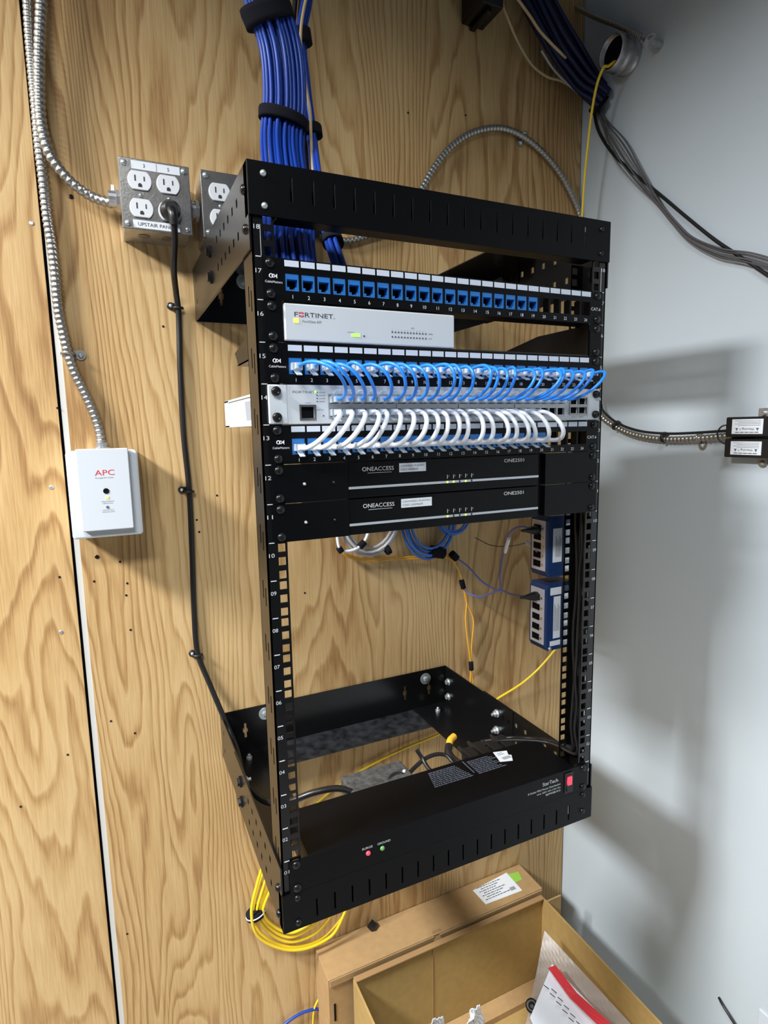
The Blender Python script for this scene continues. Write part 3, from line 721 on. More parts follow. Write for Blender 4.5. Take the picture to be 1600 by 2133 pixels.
c3 = [(-138, 408, 930), (-110, 415, 925)] + [at(u, v, Y1) for u, v in ((633, 482), (718, 502), (763, 492), (802, 479), (845, 440), (880, 390), (905, 347), (940, 305), (985, 276), (1040, 267), (1085, 282), (1130, 318), (1165, 360), (1190, 405), (1208, 450), (1216, 520), (1212, 620))] + [atX(1214, 720, 600), atX(1230, 810, 603)] + [atX(u, v, WX - 9) for u, v in ((1251, 864), (1285, 890), (1324, 906), (1385, 915), (1442, 914), (1508, 909), (1560, 905), (1640, 900))]
conduit(c3, 6.8, 'flexible metal conduit looping over the rack top and along the grey wall', 8.5)
c4 = [atX(u, v, WX - 26) for u, v in ((1140, -22), (1181, 4), (1237, 34), (1294, 56), (1330, 73), (1352, 84))]
q4 = conduit(c4, 5.4, 'thin flexible metal conduit descending the grey wall at the top of the picture', 6)
p = MB(); e = Vector(c4[-1]); d = (e - Vector(c4[-2])).normalized()
p.lathe([(9, -14), (9, -2), (13, -2), (13, 4), (8, 4), (8, 9)], e, d, 12, False); p.cyl(e + d * 6, (WX, e.y + d.y * 6, e.z + d.z * 6), 7, 12); p.build('connector', GALV, q4)
# clamps
def strap_clamp(c, r, s0, label, X=False, m=FLEX):
    t = thing('conduit_clamp', label, 'conduit clamp', s0)
    c = Vector(c); s0 = Vector(s0); q = MB()
    if not X:
        q.tube([(c.x + (r + 1.5) * math.cos(a), WY - 1 - (r * 2 + 1) * math.sin(a) if 0 < a < math.pi else WY - 1, c.z) for a in [math.pi * k / 8 for k in range(9)]], 2.6, 6, 1)
        q.box(min(c.x, s0.x), WY - 2, s0.z - 6, max(c.x, s0.x), WY, s0.z + 6); q.lathe([(8, 0), (8, 2.4)], (s0.x, WY, s0.z), (0, -1, 0), 16, False)
        ax = (0, -1, 0); q.build('strap', m, t); e = MB(); e.lathe([(4.4, 0), (4.2, 2), (1, 3)], (s0.x, WY - 2.4, s0.z), ax, 12); e.build('screw', ZINC, t)
    else:
        q.tube([(WX - 1 - (r * 2 + 1) * math.sin(a), c.y, c.z + (r + 1.5) * math.cos(a)) for a in [math.pi * k / 8 for k in range(9)]], 2.6, 6, 1)
        q.box(WX - 2, s0.y - 6, min(c.z, s0.z), WX, s0.y + 6, max(c.z, s0.z)); q.lathe([(8, 0), (8, 2.4)], (WX, s0.y, s0.z), (-1, 0, 0), 16, False)
        q.build('strap', m, t); e = MB(); e.lathe([(4.4, 0), (4.2, 2), (1, 3)], (WX - 2.4, s0.y, s0.z), (-1, 0, 0), 12); e.build('screw', ZINC, t)
strap_clamp(at(142, 737, WY), 7.6, at(168, 740, WY), 'one-hole clamp on the conduit above the white surge box')
strap_clamp(at(1085, 283, WY), 6.6, at(1083, 298, WY), 'small clamp at the crown of the looping conduit')
strap_clamp(atX(1462, 912, WX), 6.6, atX(1465, 928, WX), 'small clamp under the conduit on the grey wall', True)
strap_clamp(atX(1590, 940, WX), 6.6, atX(1590, 964, WX), 'small metal clamp under the two black adapters', True)
p = MB(); p.cyl((-375, 408, 934), (-359, 408, 934), 12, 16); p.lathe([(15, 0), (15, 5)], (-364, 408, 934), (1, 0, 0), 8, False); p.cyl((-368, 408, 946), (-368, 408, 954), 3, 8)
tag(p.build('conduit_connector', GALV), 'zinc connector on the left side of the labelled outlet box', 'conduit fitting')
p = MB(); a = at(213, 936, 436); p.lathe([(13, -8), (13, 0), (9, 0), (9, 8)], (a.x, 436, 550), (0, 0, 1), 12, False)
tag(p.build('conduit_connector', GALV), 'dark metal connector on top of the white surge box', 'conduit fitting')

# ================================================================== SURGE BOX
ap = thing('surge_protector', 'white wall box with red APC lettering on the plywood seam', 'surge protector', (-414, WY, 408))
def rrect(x0, z0, x1, z1, r, y, n=5):
    out = []
    for cx, cz, a0 in ((x1 - r, z1 - r, 0), (x0 + r, z1 - r, 90), (x0 + r, z0 + r, 180), (x1 - r, z0 + r, 270)):
        for k in range(n + 1): a = math.radians(a0 + 90 * k / n); out.append(Vector((cx + r * math.cos(a), y, cz + r * math.sin(a))))
    return out
def soft_box(x0, z0, x1, z1, y0, y1, r, ch):
    q = MB(); q.rings([rrect(x0, z0, x1, z1, r, y0), rrect(x0, z0, x1, z1, r, y1 + ch), rrect(x0 + ch * .3, z0 + ch * .3, x1 - ch * .3, z1 - ch * .3, r, y1 + ch * .3), rrect(x0 + ch, z0 + ch, x1 - ch, z1 - ch, max(.5, r - ch * .5), y1)], smooth=False); return q
soft_box(-466, 408, -363, 545, WY, 376, 5, 3).build('case', WHITEP, ap)
fr = soft_box(-451, 421, -377, 549, 376.5, 364, 2, 1.2).build('front_cover', WHITEP, ap)
y = 364
p = MB(); p.text('APC', (-413, y, 512), 8.5, w=28, lift=.2); lab(p.build('lettering', INKR, fr), 'red APC lettering')
p = MB(); p.text('SurgeArrest', (-414, y, 504), 1.8, w=26, lift=.2); p.text('SURGE SUPPRESSOR', (-412, y, 466.5), 1.5, w=18, lift=.2); p.text('OPERATIONAL', (-412, y, 463.5), 1.5, w=15, lift=.2)
p.text('GROUND FAULT', (-412, y, 453), 1.5, w=16, lift=.2); p.text('REPLACE UNIT', (-412, y, 450), 1.5, w=18, lift=.2); p.build('small_print', INKG, fr)
p = MB(); p.lathe([(4.4, 0), (4.4, .6), (3.4, .7), (.4, .3)], (-413, y, 483), (0, -1, 0), 18, False); p.build('mounting_hole', SHADOWIN, fr)
p = MB(); p.lathe([(2.2, 0), (2.2, .6)], (-413, y, 457.5), (0, -1, 0), 14, False); p.build('mounting_hole', INKG, fr)
p = MB(); p.box(-414, y - .6, 471, -410, y, 474.5); p.build('status_light', LEDY, fr)

# ================================================================== NETWORK CABLE BUNDLES
def ellip(n, a, b_, rr, rnd):
    out = []; tries = 0
    while len(out) < n and tries < 20000:
        tries += 1; x = rnd.uniform(-a, a); y = rnd.uniform(-b_, b_)
        if (x / a) ** 2 + (y / b_) ** 2 > 1: continue
        if all((x - p[0]) ** 2 + (y - p[1]) ** 2 > (rr * 1.85) ** 2 for p in out): out.append((x, y))
    return out
rnd = random.Random(3)
def bundle(path, offs, r, m, name, label, group, twist=0.0, spread=None, jit=1.2):
    P = spline(path, 6)
    for n_, (ox, oy) in enumerate(offs):
        j = random.Random(n_ * 13 + 5); pts = []
        ph = j.uniform(0, 6)
        for i, c in enumerate(P):
            t = i / (len(P) - 1); a = twist * t
            k = spread(t) if spread else 1.0
            x = (ox * math.cos(a) - oy * math.sin(a)) * k; y = (ox * math.sin(a) + oy * math.cos(a)) * k
            tan = (P[min(i + 1, len(P) - 1)] - P[max(0, i - 1)]).normalized()
            sx = (Vector((1, 0, 0)) - tan * tan.x); sx.normalize(); sy = tan.cross(sx)
            pts.append(c + sx * (x + jit * math.sin(ph + t * 5)) + sy * (y + jit * math.cos(ph + t * 4)))
        q = MB(); q.tube(pts, r, 8, 2); tag(q.build(name, m), label, 'network cable', group)
    return P
BUN = 'blue network cables in the thick bundle above the rack'
path = [at(538, -60, 240), at(553, 0, 245), at(583, 100, 250), at(592, 200, 250), at(588, 290, 245), at(592, 345, 215), at(600, 400, 160), at(603, 450, 110), at(603, 500, 75), at(606, 545, 42), at(612, 585, 34)]
path.insert(0, Vector((path[0].x - 60, path[0].y, 1740)))
offs = ellip(34, 31, 13, 2.6, rnd)
bundle(path, offs, 2.75, BLUEC, 'network_cable', 'royal blue network cable in the thick strapped bundle above the rack top left', BUN)
path2 = [at(650, -60, 300), at(642, 0, 300), at(630, 75, 300), at(640, 180, 300), at(652, 270, 290), at(662, 350, 220), at(678, 440, 120), at(693, 500, 80), at(712, 560, 45), at(722, 590, 34)]
path2.insert(0, Vector((path2[0].x + 20, 300, 1740)))
bundle(path2, ellip(5, 8, 6, 2.6, random.Random(9)), 3.1, BLUEC, 'network_cable', 'royal blue network cable in the thin second bundle beside the thick one', 'blue network cables in the thin second bundle')
q = MB(); q.tube([Vector((at(652, -50, 285).x + 20, 285, 1740))] + [at(u, v, Y) for u, v, Y in ((652, -50, 285), (637, 0, 285), (627, 60, 283), (628, 110, 283), (636, 170, 284), (646, 230, 276), (648, 280, 268), (651, 350, 215), (660, 430, 130), (670, 470, 110))], 2.3, 8, 6)
tag(q.build('network_cable', TANC), 'single straw yellow cable running down the thin dark bundle', 'network cable')
for k, off in enumerate((-14, 12)):
    q = MB(); q.tube([Vector((at(630, -50, 310).x + 20 + off, 310, 1740))] + [at(u + off * .5, v, Y) for u, v, Y in ((630, -50, 310), (622, 0, 310), (618, 80, 310), (630, 180, 310), (640, 270, 300), (646, 350, 240), (655, 440, 150), (668, 490, 100))], 4.0, 8, 6)
    tag(q.build('network_cable', RUBBER), 'black cable at the %s edge of the thin dark bundle' % ('left' if off < 0 else 'right'), 'network cable')
def wrap(c, tan, a, b_, h, name, label, group=None, m=VELCRO, side=(1, 0, 0)):
    c = Vector(c); t = Vector(tan).normalized(); sx = (Vector(side) - t * t.dot(Vector(side))).normalized(); sy = t.cross(sx)
    R = []
    for hh, k in ((-h / 2, .93), (-h / 2, 1), (-h / 4, 1.02), (h / 4, 1.0), (h / 2, 1), (h / 2, .93)):
        R.append([c + t * hh + sx * (a * k * math.cos(q)) + sy * (b_ * k * math.sin(q)) for q in [2 * math.pi * i / 28 for i in range(28)]])
    q = MB(); q.rings(R)
    return tag(q.build(name, m), label, 'cable strap', group)
def pwrap(path_uvY, a, b_, h, label):
    (u0, v0, y0), (u1, v1, y1) = path_uvY; A, B = at(u0, v0, y0), at(u1, v1, y1); return wrap((A + B) / 2, B - A, a, b_, h, 'cable_strap', label)
pwrap(((551, 10, 246), (565, 50, 248)), 38, 20, 24, 'wide black hook-and-loop strap around the thick blue bundle at picture top')
pwrap(((591, 235, 247), (589, 260, 247)), 36, 19, 15, 'narrow black strap around the thick blue bundle above the rack')
pwrap(((627, 65, 300), (631, 90, 300)), 15, 13, 20, 'black strap high on the thin dark bundle, near picture top')
pwrap(((650, 262, 286), (653, 284, 282)), 15, 12, 16, 'black strap on the thin dark bundle, level with the narrow strap')
pwrap(((688, 488, 90), (697, 516, 72)), 14, 12, 12, 'black strap on the thin blue bundle just below the rack top bar')
# dark bundle at the upper right corner
pathR = [at(1075, -110, 400), at(1110, -20, 400), at(1150, 60, 395), at(1195, 130, 395), at(1228, 175, 390), (608, 375, 1258)]
offsR = ellip(20, 34, 22, 4.2, random.Random(4))
bundle(pathR, offsR, 4.6, BLUED, 'network_cable', 'dark navy cable in the bundle crossing to the grey wall at upper right', 'dark cables in the upper right bundle', jit=2)
q = MB(); q.tube([at(u, v, 345) for u, v in ((1060, -30), (1080, 0), (1105, 35), (1125, 65), (1150, 92), (1166, 108))] + [at(1178, 120, 372)], 2.6, 8, 6); tag(q.build('network_cable', TANC), 'straw coloured cable lying across the front of the dark bundle', 'network cable')
q = MB(); q.tube([at(1042, 0, 400), at(1058, 40, 405), at(1080, 90, 420), at(1108, 135, 430), at(1140, 160, 430), at(1168, 168, 425), at(1192, 182, 420), at(1225, 212, 412), (608, 400, 1235)], 2.8, 8, 6); tag(q.build('network_cable', TANC), 'tan cable sagging below the dark bundle at upper right', 'network cable')
q = MB(); q.tube([at(1128, 105, 410), at(1150, 140, 415), at(1180, 172, 418), at(1210, 198, 412), (608, 392, 1240)], 2.4, 8, 6); tag(q.build('network_cable', GREYL), 'pale grey cable along the lower edge of the dark bundle', 'network cable')
p = MB(); a = at(983, 36, 390); p.box(a.x + 12, 375, a.z + 22, a.x + 62, WY, a.z + 100); p.box(a.x + 30, 385, a.z + 14, a.x + 42, WY, a.z + 22)
tag(p.build('cable_bracket', BLACK, bevel=2), 'black bracket cut off by the picture top above the conduit loop', 'bracket')
# big pipe through the wall
bp = thing('pipe_coupling', 'wide galvanized pipe end sticking out of the grey wall with a yellow cable in it', 'conduit pipe', (WX, 277, 1290))
PC = atX(1272, 108, 562)
p = MB(); ax = Vector((1, 0, 0)); R = []
prof = [(29, 50), (29, 0), (31.5, 0), (32.5, 3), (32.5, 12), (31, 14), (31, 20), (32.5, 22), (32.5, 30), (31, 32), (31, 44), (33, 46), (33, 49.5)]
p.rings([[PC + ax * h + Vector((0, r * math.cos(a), r * math.sin(a))) for a in [2 * math.pi * k / 32 for k in range(32)]] for r, h in prof], cap=False); p.build('pipe', GALV, bp)
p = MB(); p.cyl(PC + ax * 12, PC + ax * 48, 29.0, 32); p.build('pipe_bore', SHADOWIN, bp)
q = MB(); q.tube([PC + Vector((12, -6, -18)), PC + Vector((4, -7, -21)), PC + Vector((-6, -2, -28)), at(1258, 140, 315), at(1244, 175, 330), at(1232, 240, 345), at(1224, 310, 355), at(1218, 370, 365), at(1214, 430, 372), at(1210, 500, 380), at(1206, 620, 390), at(1200, 800, 400), at(1190, 1000, 405), at(1180, 1200, 400), at(1172, 1330, 395), at(1155, 1355, 400), at(1120, 1395, 415), at(1085, 1425, 425), at(1040, 1453, 432), at(985, 1490, 436), at(920, 1527, 434), at(840, 1560, 434), at(760, 1600, 434), at(710, 1632, 434), at(680, 1655, 434), at(640, 1690, 434), at(600, 1730, 432), at(570, 1780, 430), at(548, 1815, 430)], 2.7, 8, 6)
tag(q.build('network_cable', YELC), 'long yellow cable from the wall pipe down behind the rack', 'network cable')
# grey cables and a black cable sagging along the grey wall
for k in range(6):
    r_ = random.Random(k + 40); d = (k - 2.5); pts = []
    base = ((1238, 205, 0), (1255, 250, 3), (1290, 310, 10), (1330, 370, 7), (1372, 425, 2), (1405, 465, 2), (1440, 500, 3), (1500, 525, 5), (1560, 535, 6), (1640, 560, 7))
    for i, (u, v, sp) in enumerate(base): pts.append(atX(u + d * sp * .45, v - d * sp * .75 + (sp * 3 if i > 6 else 0) * .2, WX - 7 - (k % 3) * 3))
    q = MB(); q.tube(pts, 1.6, 7, 6); tag(q.build('network_cable', GREYC if k % 3 else GREYM), 'grey cable in the loose strand sagging across the grey wall', 'network cable', 'grey cables sagging across the grey wall')
q = MB(); q.tube([atX(u, v, WX - 8) for u, v in ((1240, 200), (1239, 240), (1248, 275), (1275, 318), (1310, 352), (1350, 385), (1390, 418), (1430, 452), (1490, 500), (1550, 540), (1640, 600))], 3.2, 8, 6)
tag(q.build('network_cable', RUBBER), 'black cable sagging along with the grey strand on the grey wall', 'network cable')
wrap((600, 385, 1250), (0.6, -.2, -.5), 24, 20, 16, 'cable_strap', 'black strap where the dark bundle meets the grey wall')

# ================================================================== RIGHT WALL ADAPTERS
for k, (v0, v1, l_) in enumerate(((868, 911, 'black adapter box with white warning label, upper one on the conduit at right'), (913, 952, 'black adapter box with white warning label, lower one on the conduit at right'))):
    A = atX(1513 - k * 3, v0, 585); B = atX(1513 - k * 3, v1, 585)
    z1, z0 = A.z - 1, B.z + (1 if k == 0 else 0); ya = A.y; yb = ya - 95
    t = thing('power_adapter', l_, 'power adapter', (598, ya - 45, z0), 'black adapters on the grey wall')
    p = MB(); p.box(585, yb, z0, WX - 1, ya, z1); p.build('case', BLKPL, t, bevel=2)
    p = MB(); p.box(584.5, ya - 66, z0 + 5, 585, ya - 12, z1 - 4); lo = p.build('label', LABELW, t)
    q = MB()
    for r_ in range(4): q.box(584.2, ya - 62, z1 - 7 - r_ * 2.6, 584.45, ya - 17 - (r_ % 2) * 6, z1 - 6.5 - r_ * 2.6)
    q.text('Warning !!', (584.5, ya - 39, z0 + 13), 3.6, right=(0, 1, 0), up=(0, 0, -1), w=26, lift=.5)
    for dy in (-21, -57):
        yy = ya + dy; q.prism([(584.4, yy - 2.6, z0 + 15), (584.4, yy + 2.6, z0 + 15), (584.4, yy, z0 + 10)], (-.15, 0, 0))
    for r_ in range(5): q.box(584.2, ya - 59 + r_ * 8.4, z0 + 7, 584.45, ya - 52 + r_ * 8.4, z0 + 8.4)
    q.build('label_print', INKG, lo)
q = MB(); q.tube([atX(1517, 885, 592), atX(1504, 888, 588), atX(1495, 900, 586), atX(1496, 912, 586), atX(1503, 921, 588), atX(1512, 925, 592)], 1.4, 6, 6); tag(q.build('cable_tie', RUBBER), 'thin black tie looped round the conduit left of the two adapters', 'cable tie')
q = MB(); q.tube([atX(u, v, WX - 18) for u, v in ((1250, 830), (1256, 855), (1285, 880), (1330, 897), (1385, 903), (1440, 902), (1520, 897))], 2.6, 8, 6); tag(q.build('power_lead', RUBBER), 'black lead strapped to the conduit on the grey wall', 'cable')
for u, v, l_ in ((1284, 886, 'black cable tie on the conduit nearest the rack'), (1384, 911, 'black cable tie on the conduit midway to the adapters')):
    c = atX(u, v, WX - 12); c2_ = atX(u + 10, v + (7 if u < 1300 else 1), WX - 12); wrap(c, c2_ - c, 11, 11, 4, 'cable_tie', l_, m=RUBBER, side=(0, 0, 1))
p = MB(); a = atX(1590, 855, 590); p.box(590, a.y - 30, a.z - 12, WX, a.y + 8, a.z + 4); p.cyl((590, a.y - 2, a.z - 5), (584, a.y - 2, a.z - 5), 4, 10); tag(p.build('conduit_fitting', GALV, bevel=1), 'galvanized fitting above the two black adapters at picture edge', 'conduit fitting')
# lower right: cable stub and pale cover plate
q = MB(); q.tube([atX(1498, 2078, WX - 1), atX(1505, 2092, WX - 6), atX(1518, 2113, WX - 8), atX(1535, 2140, WX - 8)], 2.6, 8, 6); tag(q.build('cable_stub', RUBBER), 'short black cable poking out of the grey wall at lower right', 'cable')
p = MB(); a = atX(1583, 2100, WX); p.box(WX - 3, a.y - 40, a.z - 60, WX, a.y, a.z); tag(p.build('cover_plate', mat('pale_grey_plate', (0.60, 0.66, 0.71), 0.5), bevel=1), 'pale blank cover plate at the lower right picture corner', 'wall plate')

# ================================================================== BLUE TRANSCEIVER BOXES INSIDE THE RIGHT RAIL
def media_box(zb, zt, label, lab2):
    t = thing('ethernet_extender', label, 'network device', (225, 65, zb), 'navy network boxes behind the right rail')
    x0 = 204; y0, y1 = 56, 98
    p = MB(); p.prism([(x0 + 4, y0, zb), (x0, y0, zb + 8), (x0, y0, zt - 8), (x0 + 4, y0, zt), (262, y0, zt), (262, y0, zb)], (0, y1 - y0, 0)); p.build('case', BLUEBOX, t, bevel=1.5)
    p = MB(); p.box(x0 - 1.2, y0 + 5, zb + 10, x0, y1 - 5, zt - 8); po = p.build('port_plate', mat('silver_port_plate', (0.55, 0.55, 0.62), 0.4), t)
    n = 5
    for k in range(n):
        z = zb + 15 + k * (zt - zb - 26) / n
        q = MB(); q.box(x0 - 1.8, y0 + 15, z, x0 - 1.1, y1 - 10, z + 10); q.build('port', SHADOWIN, po)
        q = MB(); q.box(x0 - 2.0, y0 + 9, z + 3, x0 - 1.1, y0 + 13, z + 6); q.build('contact', GOLD, po)
    p = MB(); p.box(214 + (4 if lab2 else 0), y0 - .4, zb + (20 if lab2 else 24), 232, y0, zt - 20); lo = p.build('label', LABELW, t)
    q = MB(); q.box(237, y0 - .4, zb + 6, 251, y0, zt - 14); q.build('label', LABELW, t)
    q = MB()
    for k in range(5): q.box(219.5 + k * 2.4, y0 - .6, zb + 32, 220.2 + k * 2.4, y0 - .4, zt - 32 - (k % 3) * 4)
    q.build('label_print', INKG, lo)
    if lab2:
        q = MB(); q.box(212, y0 - .4, zb + 8, 233, y0, zb + 16); q.build('label', LABELW, t); q = MB(); q.box(211, y0 - .4, zt - 17, 233, y0, zt - 5); q.build('label', LABELW, t)
        q = MB(); q.lathe([(3, 0), (2.6, 1.6), (.4, 2.2)], (x0 + 8, y0, zb + 4), (0, -1, 0), 10); q.build('screw', ZINC, t)
media_box(334, 432, 'navy blue network box behind the right rail, upper of two', False)
media_box(213, 322, 'navy blue network box behind the right rail, lower of two', True)

# black cables bundled down the right rail channel
for k in range(5):
    j = random.Random(k + 70); x = 236 + k * 2.4; y = 20 + (k % 2) * 9
    if k < 3:
        pts = [(x + j.uniform(-2, 2), y + j.uniform(-3, 3), 470 - i * 42) for i in range(11)] + [(x - 8, 60, 47), (205 - k * 16, 108 + k * 4, 40), (150 - k * 16, 122 + k * 3, 36), (124 - k * 20, 112, 28), (122 - k * 20, 98, 26)]
    else:
        pts = [(x + j.uniform(-2, 2), y + j.uniform(-3, 3), 455 - i * 40) for i in range(11)] + [(x - 10, 70, 46), (x - 20, 100, 38), (200, 140, 26), (175 - k * 4, 170, 14)]
    q = MB(); q.tube(pts, 2.6, 8, 5)
    tag(q.build('power_lead', RUBBER), 'thin black lead in the bundle running down inside the right rail', 'cable', 'black leads inside the right rail')

# ================================================================== LOOPS BETWEEN ROUTERS AND BOTTOM PLATE (on the plywood)
def coil(cx, cz, rx_, rz_, n, r, m, name, label, y, tilt=0.0, part=None, dx=0, gap=1.9):
    q = MB()
    pts = []
    for k in range(n * 28):
        a = 2 * math.pi * k / 28; f = k / (n * 28); s_ = 1 - .16 * abs(math.sin(k * .37)) * .4
        rr = 1 - (k // 28) * gap * r / rx_
        pts.append((cx + dx * f + rx_ * rr * math.cos(a), y - 2 * r * ((k // 28) % 2) - (k // 28) * r * .4, cz + rz_ * rr * math.sin(a)))
    q.tube(pts, r, 8, 1); return tag(q.build(name, m), label, 'network cable')
cA = at(770, 1060, 428); coil(cA.x, cA.z, 70, 96, 3, 3.0, GREYL, 'coiled_cable', 'pale grey cable coil hanging under the routers, left of the blue coil', 428)
cW = at(735, 1105, 420)
q = MB(); q.tube([at(u, v, 420) for u, v in ((705, 1085), (703, 1120), (710, 1145), (728, 1148), (750, 1138), (764, 1118), (770, 1090), (772, 1060))], 3.2, 8, 6); tag(q.build('coiled_cable', WHITEC), 'white cable loop tied with black straps below the left router bracket', 'network cable')
cB = at(893, 1075, 428); coil(cB.x, cB.z, 66, 92, 4, 3.0, BLUEQ, 'coiled_cable', 'blue cable coil strapped together under the routers', 426)
coil(at(945, 1080, 418).x, at(945, 1085, 418).z, 38, 30, 3, 2.4, BLUEQ, 'coiled_cable', 'small loose blue coil just under the lower router lights', 418)
for (a1, a2, hw, l_) in (((897, 1148, 424), (925, 1152, 424), 13, 'black strap at the bottom of the blue cable coil'), ((748, 1140, 420), (760, 1128, 420), 7, 'black strap on the right of the white cable loop'), ((705, 1140, 420), (712, 1150, 420), 6, 'black strap at the lower left of the white cable loop'), ((803, 1148, 424), (812, 1143, 424), 10, 'black strap on the pale grey cable coil'), ((940, 1152, 425), (952, 1164, 425), 8, 'black strap where orange and violet cords part'), ((961, 1208, 430), (966, 1226, 430), 6, 'black band on the orange cords below the parting strap'), ((981, 1378, 430), (982, 1396, 430), 5.5, 'black band low on the pair of orange cords')):
    A, B = at(*a1), at(*a2); wrap((A + B) / 2, B - A, hw, hw, (B - A).length * .9, 'cable_strap', l_, side=(0, 1, 0))
for k in range(2):
    s_ = 4 * k
    q = MB(); q.tube([at(u, v, 433) for u, v in ((705 + s_, 1140), (725, 1160 - s_), (770, 1168 - s_), (830, 1165 - s_), (890, 1163 - s_), (935, 1162 - s_), (948, 1175), (958, 1195), (964, 1216), (972, 1250 + s_), (970 + 4 * s_, 1290), (975 + 2 * s_, 1340), (981, 1386), (980 + s_, 1420), (982 + s_, 1450), (990 + s_, 1500))], 1.7, 7, 6)
    tag(q.build('fibre_cord', ORAC), 'thin orange-yellow cord of the pair hanging below the coils', 'network cable', 'pair of orange-yellow cords')
q = MB(); q.tube([at(945, 1158, 428), at(975, 1180, 420), at(1005, 1212, 400), at(1040, 1228, 330), at(1042, 1195, 280), at(1050, 1150, 240), at(1062, 1110, 190), at(1085, 1097, 140), Vector((196, 78, 408))], 1.9, 8, 6); tag(q.build('patch_cord', PURP), 'violet-blue cord rising to the upper navy box', 'network cable')
q = MB(); q.tube([at(966, 1220, 428), at(975, 1235, 420), at(1000, 1243, 390), at(1028, 1234, 340), at(1045, 1230, 280), at(1065, 1238, 220), at(1095, 1243, 140), Vector((196, 78, 300))], 1.9, 8, 6); tag(q.build('patch_cord', PURP), 'violet-blue cord running across to the lower navy box', 'network cable')
q = MB(); a, b_ = at(1052, 1150, 240), at(1060, 1122, 200); q.cyl(a, b_, 3.2, 10); tag(q.build('cable_label', LABELW), 'white paper sleeve around the rising violet cord', 'cable label')
for z, l_ in ((408, 'black angled plug in the upper navy box'), (300, 'black angled plug in the lower navy box')):
    q = MB(); q.lathe([(7, 0), (7.5, 8), (6, 14), (3, 26), (2.2, 34)], (204, 78, z), (-1, 0, 0.05), 12); tag(q.build('plug', RUBBER), l_, 'plug')
q = MB(); q.tube([at(1100, 1130, 150), Vector((204, 78, 375))], 4.5, 10, 3); tag(q.build('plug', GREYL), 'pale clear plug in the middle of the upper navy box', 'plug')
q = MB(); q.tube([at(990, 1120, 430), at(1020, 1135, 400), at(1060, 1138, 300), at(1100, 1130, 150)], 1.1, 6, 6); tag(q.build('thin_wire', GREYC), 'very thin dark wire from the plywood to the pale plug', 'wire')

# yellow coil under the rack
yc = thing('coiled_cable', 'bright yellow cable coil hanging under the rack bottom left', 'network cable', (-110, 430, -510))
pts_sets = [((560, 1790), (540, 1840), (528, 1900), (545, 1945), (600, 1972), (665, 1958), (712, 1912), (728, 1878), (735, 1840)),
            ((565, 1800), (548, 1850), (536, 1900), (556, 1938), (602, 1962), (655, 1945), (690, 1905), (700, 1870), (705, 1830)),
            ((575, 1800), (556, 1850), (543, 1900), (566, 1935), (604, 1952), (648, 1932), (676, 1902), (690, 1870), (695, 1830)),
            ((580, 1810), (562, 1855), (548, 1900), (572, 1930), (606, 1943), (642, 1926), (668, 1900), (682, 1870), (690, 1830)),
            ((555, 1780), (536, 1840), (524, 1900), (538, 1950), (590, 1977), (640, 1975), (690, 1950), (712, 1915), (745, 1830))]
for k, ps in enumerate(pts_sets):
    q = MB(); q.tube([at(u, v, 432 - k * 4 - (i % 3) * 2) for i, (u, v) in enumerate(ps)], 3.1, 8, 8); q.build('loop', YELC, yc)
A, B = at(530, 1893, 424), at(536, 1912, 424)
wrap(A.lerp(B, .5), B - A, 19, 14, 15, 'cable_strap', 'black strap around the left side of the yellow coil', side=(1, 0, 0))
wrap(A.lerp(B, .5), B - A, 20, 15, 2.4, 'cable_strap', 'thin white line band on the yellow coil strap', m=LABELW, side=(1, 0, 0))

# clutter behind the power strip
pa = thing('power_adapter', 'dark grey power brick plugged into the back of the power strip', 'power adapter', (-50, 125, 20))
p = MB(); p.box(-118, 97, 12, -14, 146, 40); p.build('case', mat('dusty_grey_plastic', (0.05, 0.05, 0.048), .6, bump=.8, bscale=120, var=.5), pa, bevel=4, seg=3)
p = MB(); p.lathe([(2.6, 0), (2.2, 2)], (-24, 112, 40), (0, 0, 1), 10); p.build('light', LABELW, pa)
for k, (pts, m_, l_) in enumerate(((
        [at(838, 1632, 98), at(848, 1616, 112), at(868, 1595, 125), at(890, 1578, 130), at(912, 1571, 130), at(930, 1574, 125), at(945, 1590, 110), (62, 97, 30)], RUBBER, 'black-brown power lead arching behind the power strip'),
        ([at(868, 1562, 135), at(880, 1580, 128), at(892, 1600, 112), (22, 97, 32)], RUBBER, 'short black lead end sticking up behind the power strip'),
        ([at(806, 1638, 98), at(815, 1618, 110), at(828, 1612, 112), at(842, 1616, 106), (-30, 97, 36)], RUBBER, 'small black lead loop beside the grey power brick'))):
    q = MB(); q.tube(pts, 3.4, 8, 7); tag(q.build('power_lead', m_), l_, 'cable')
pb = thing('power_plug', 'black and yellow power plug lead standing behind the power strip', 'plug', (85, 180, 30))
q = MB(); q.tube([(78, 97, 28), at(945, 1583, 130), at(934, 1566, 150), at(936, 1552, 160)], 6.5, 12, 5); q.build('plug_body', RUBBER, pb)
q = MB(); q.tube([at(936, 1552, 160), at(938, 1542, 168), at(946, 1534, 175)], 6, 12, 3); q.build('yellow_end', ORAC, pb)
for k in range(4):
    q = MB(); z = 30; x = 100 + k * 24; q.box(x - 9, 95, 12, x + 9, 128 + (k % 2) * 8, 40); q.lathe([(6, 0), (4, 12), (3, 22)], (x, 128 + (k % 2) * 8, 26), (0, 1, .1), 10)
    tag(q.build('power_plug', RUBBER, bevel=2), 'black plug in the row at the back of the power strip', 'plug', 'black plugs in the back of the power strip')

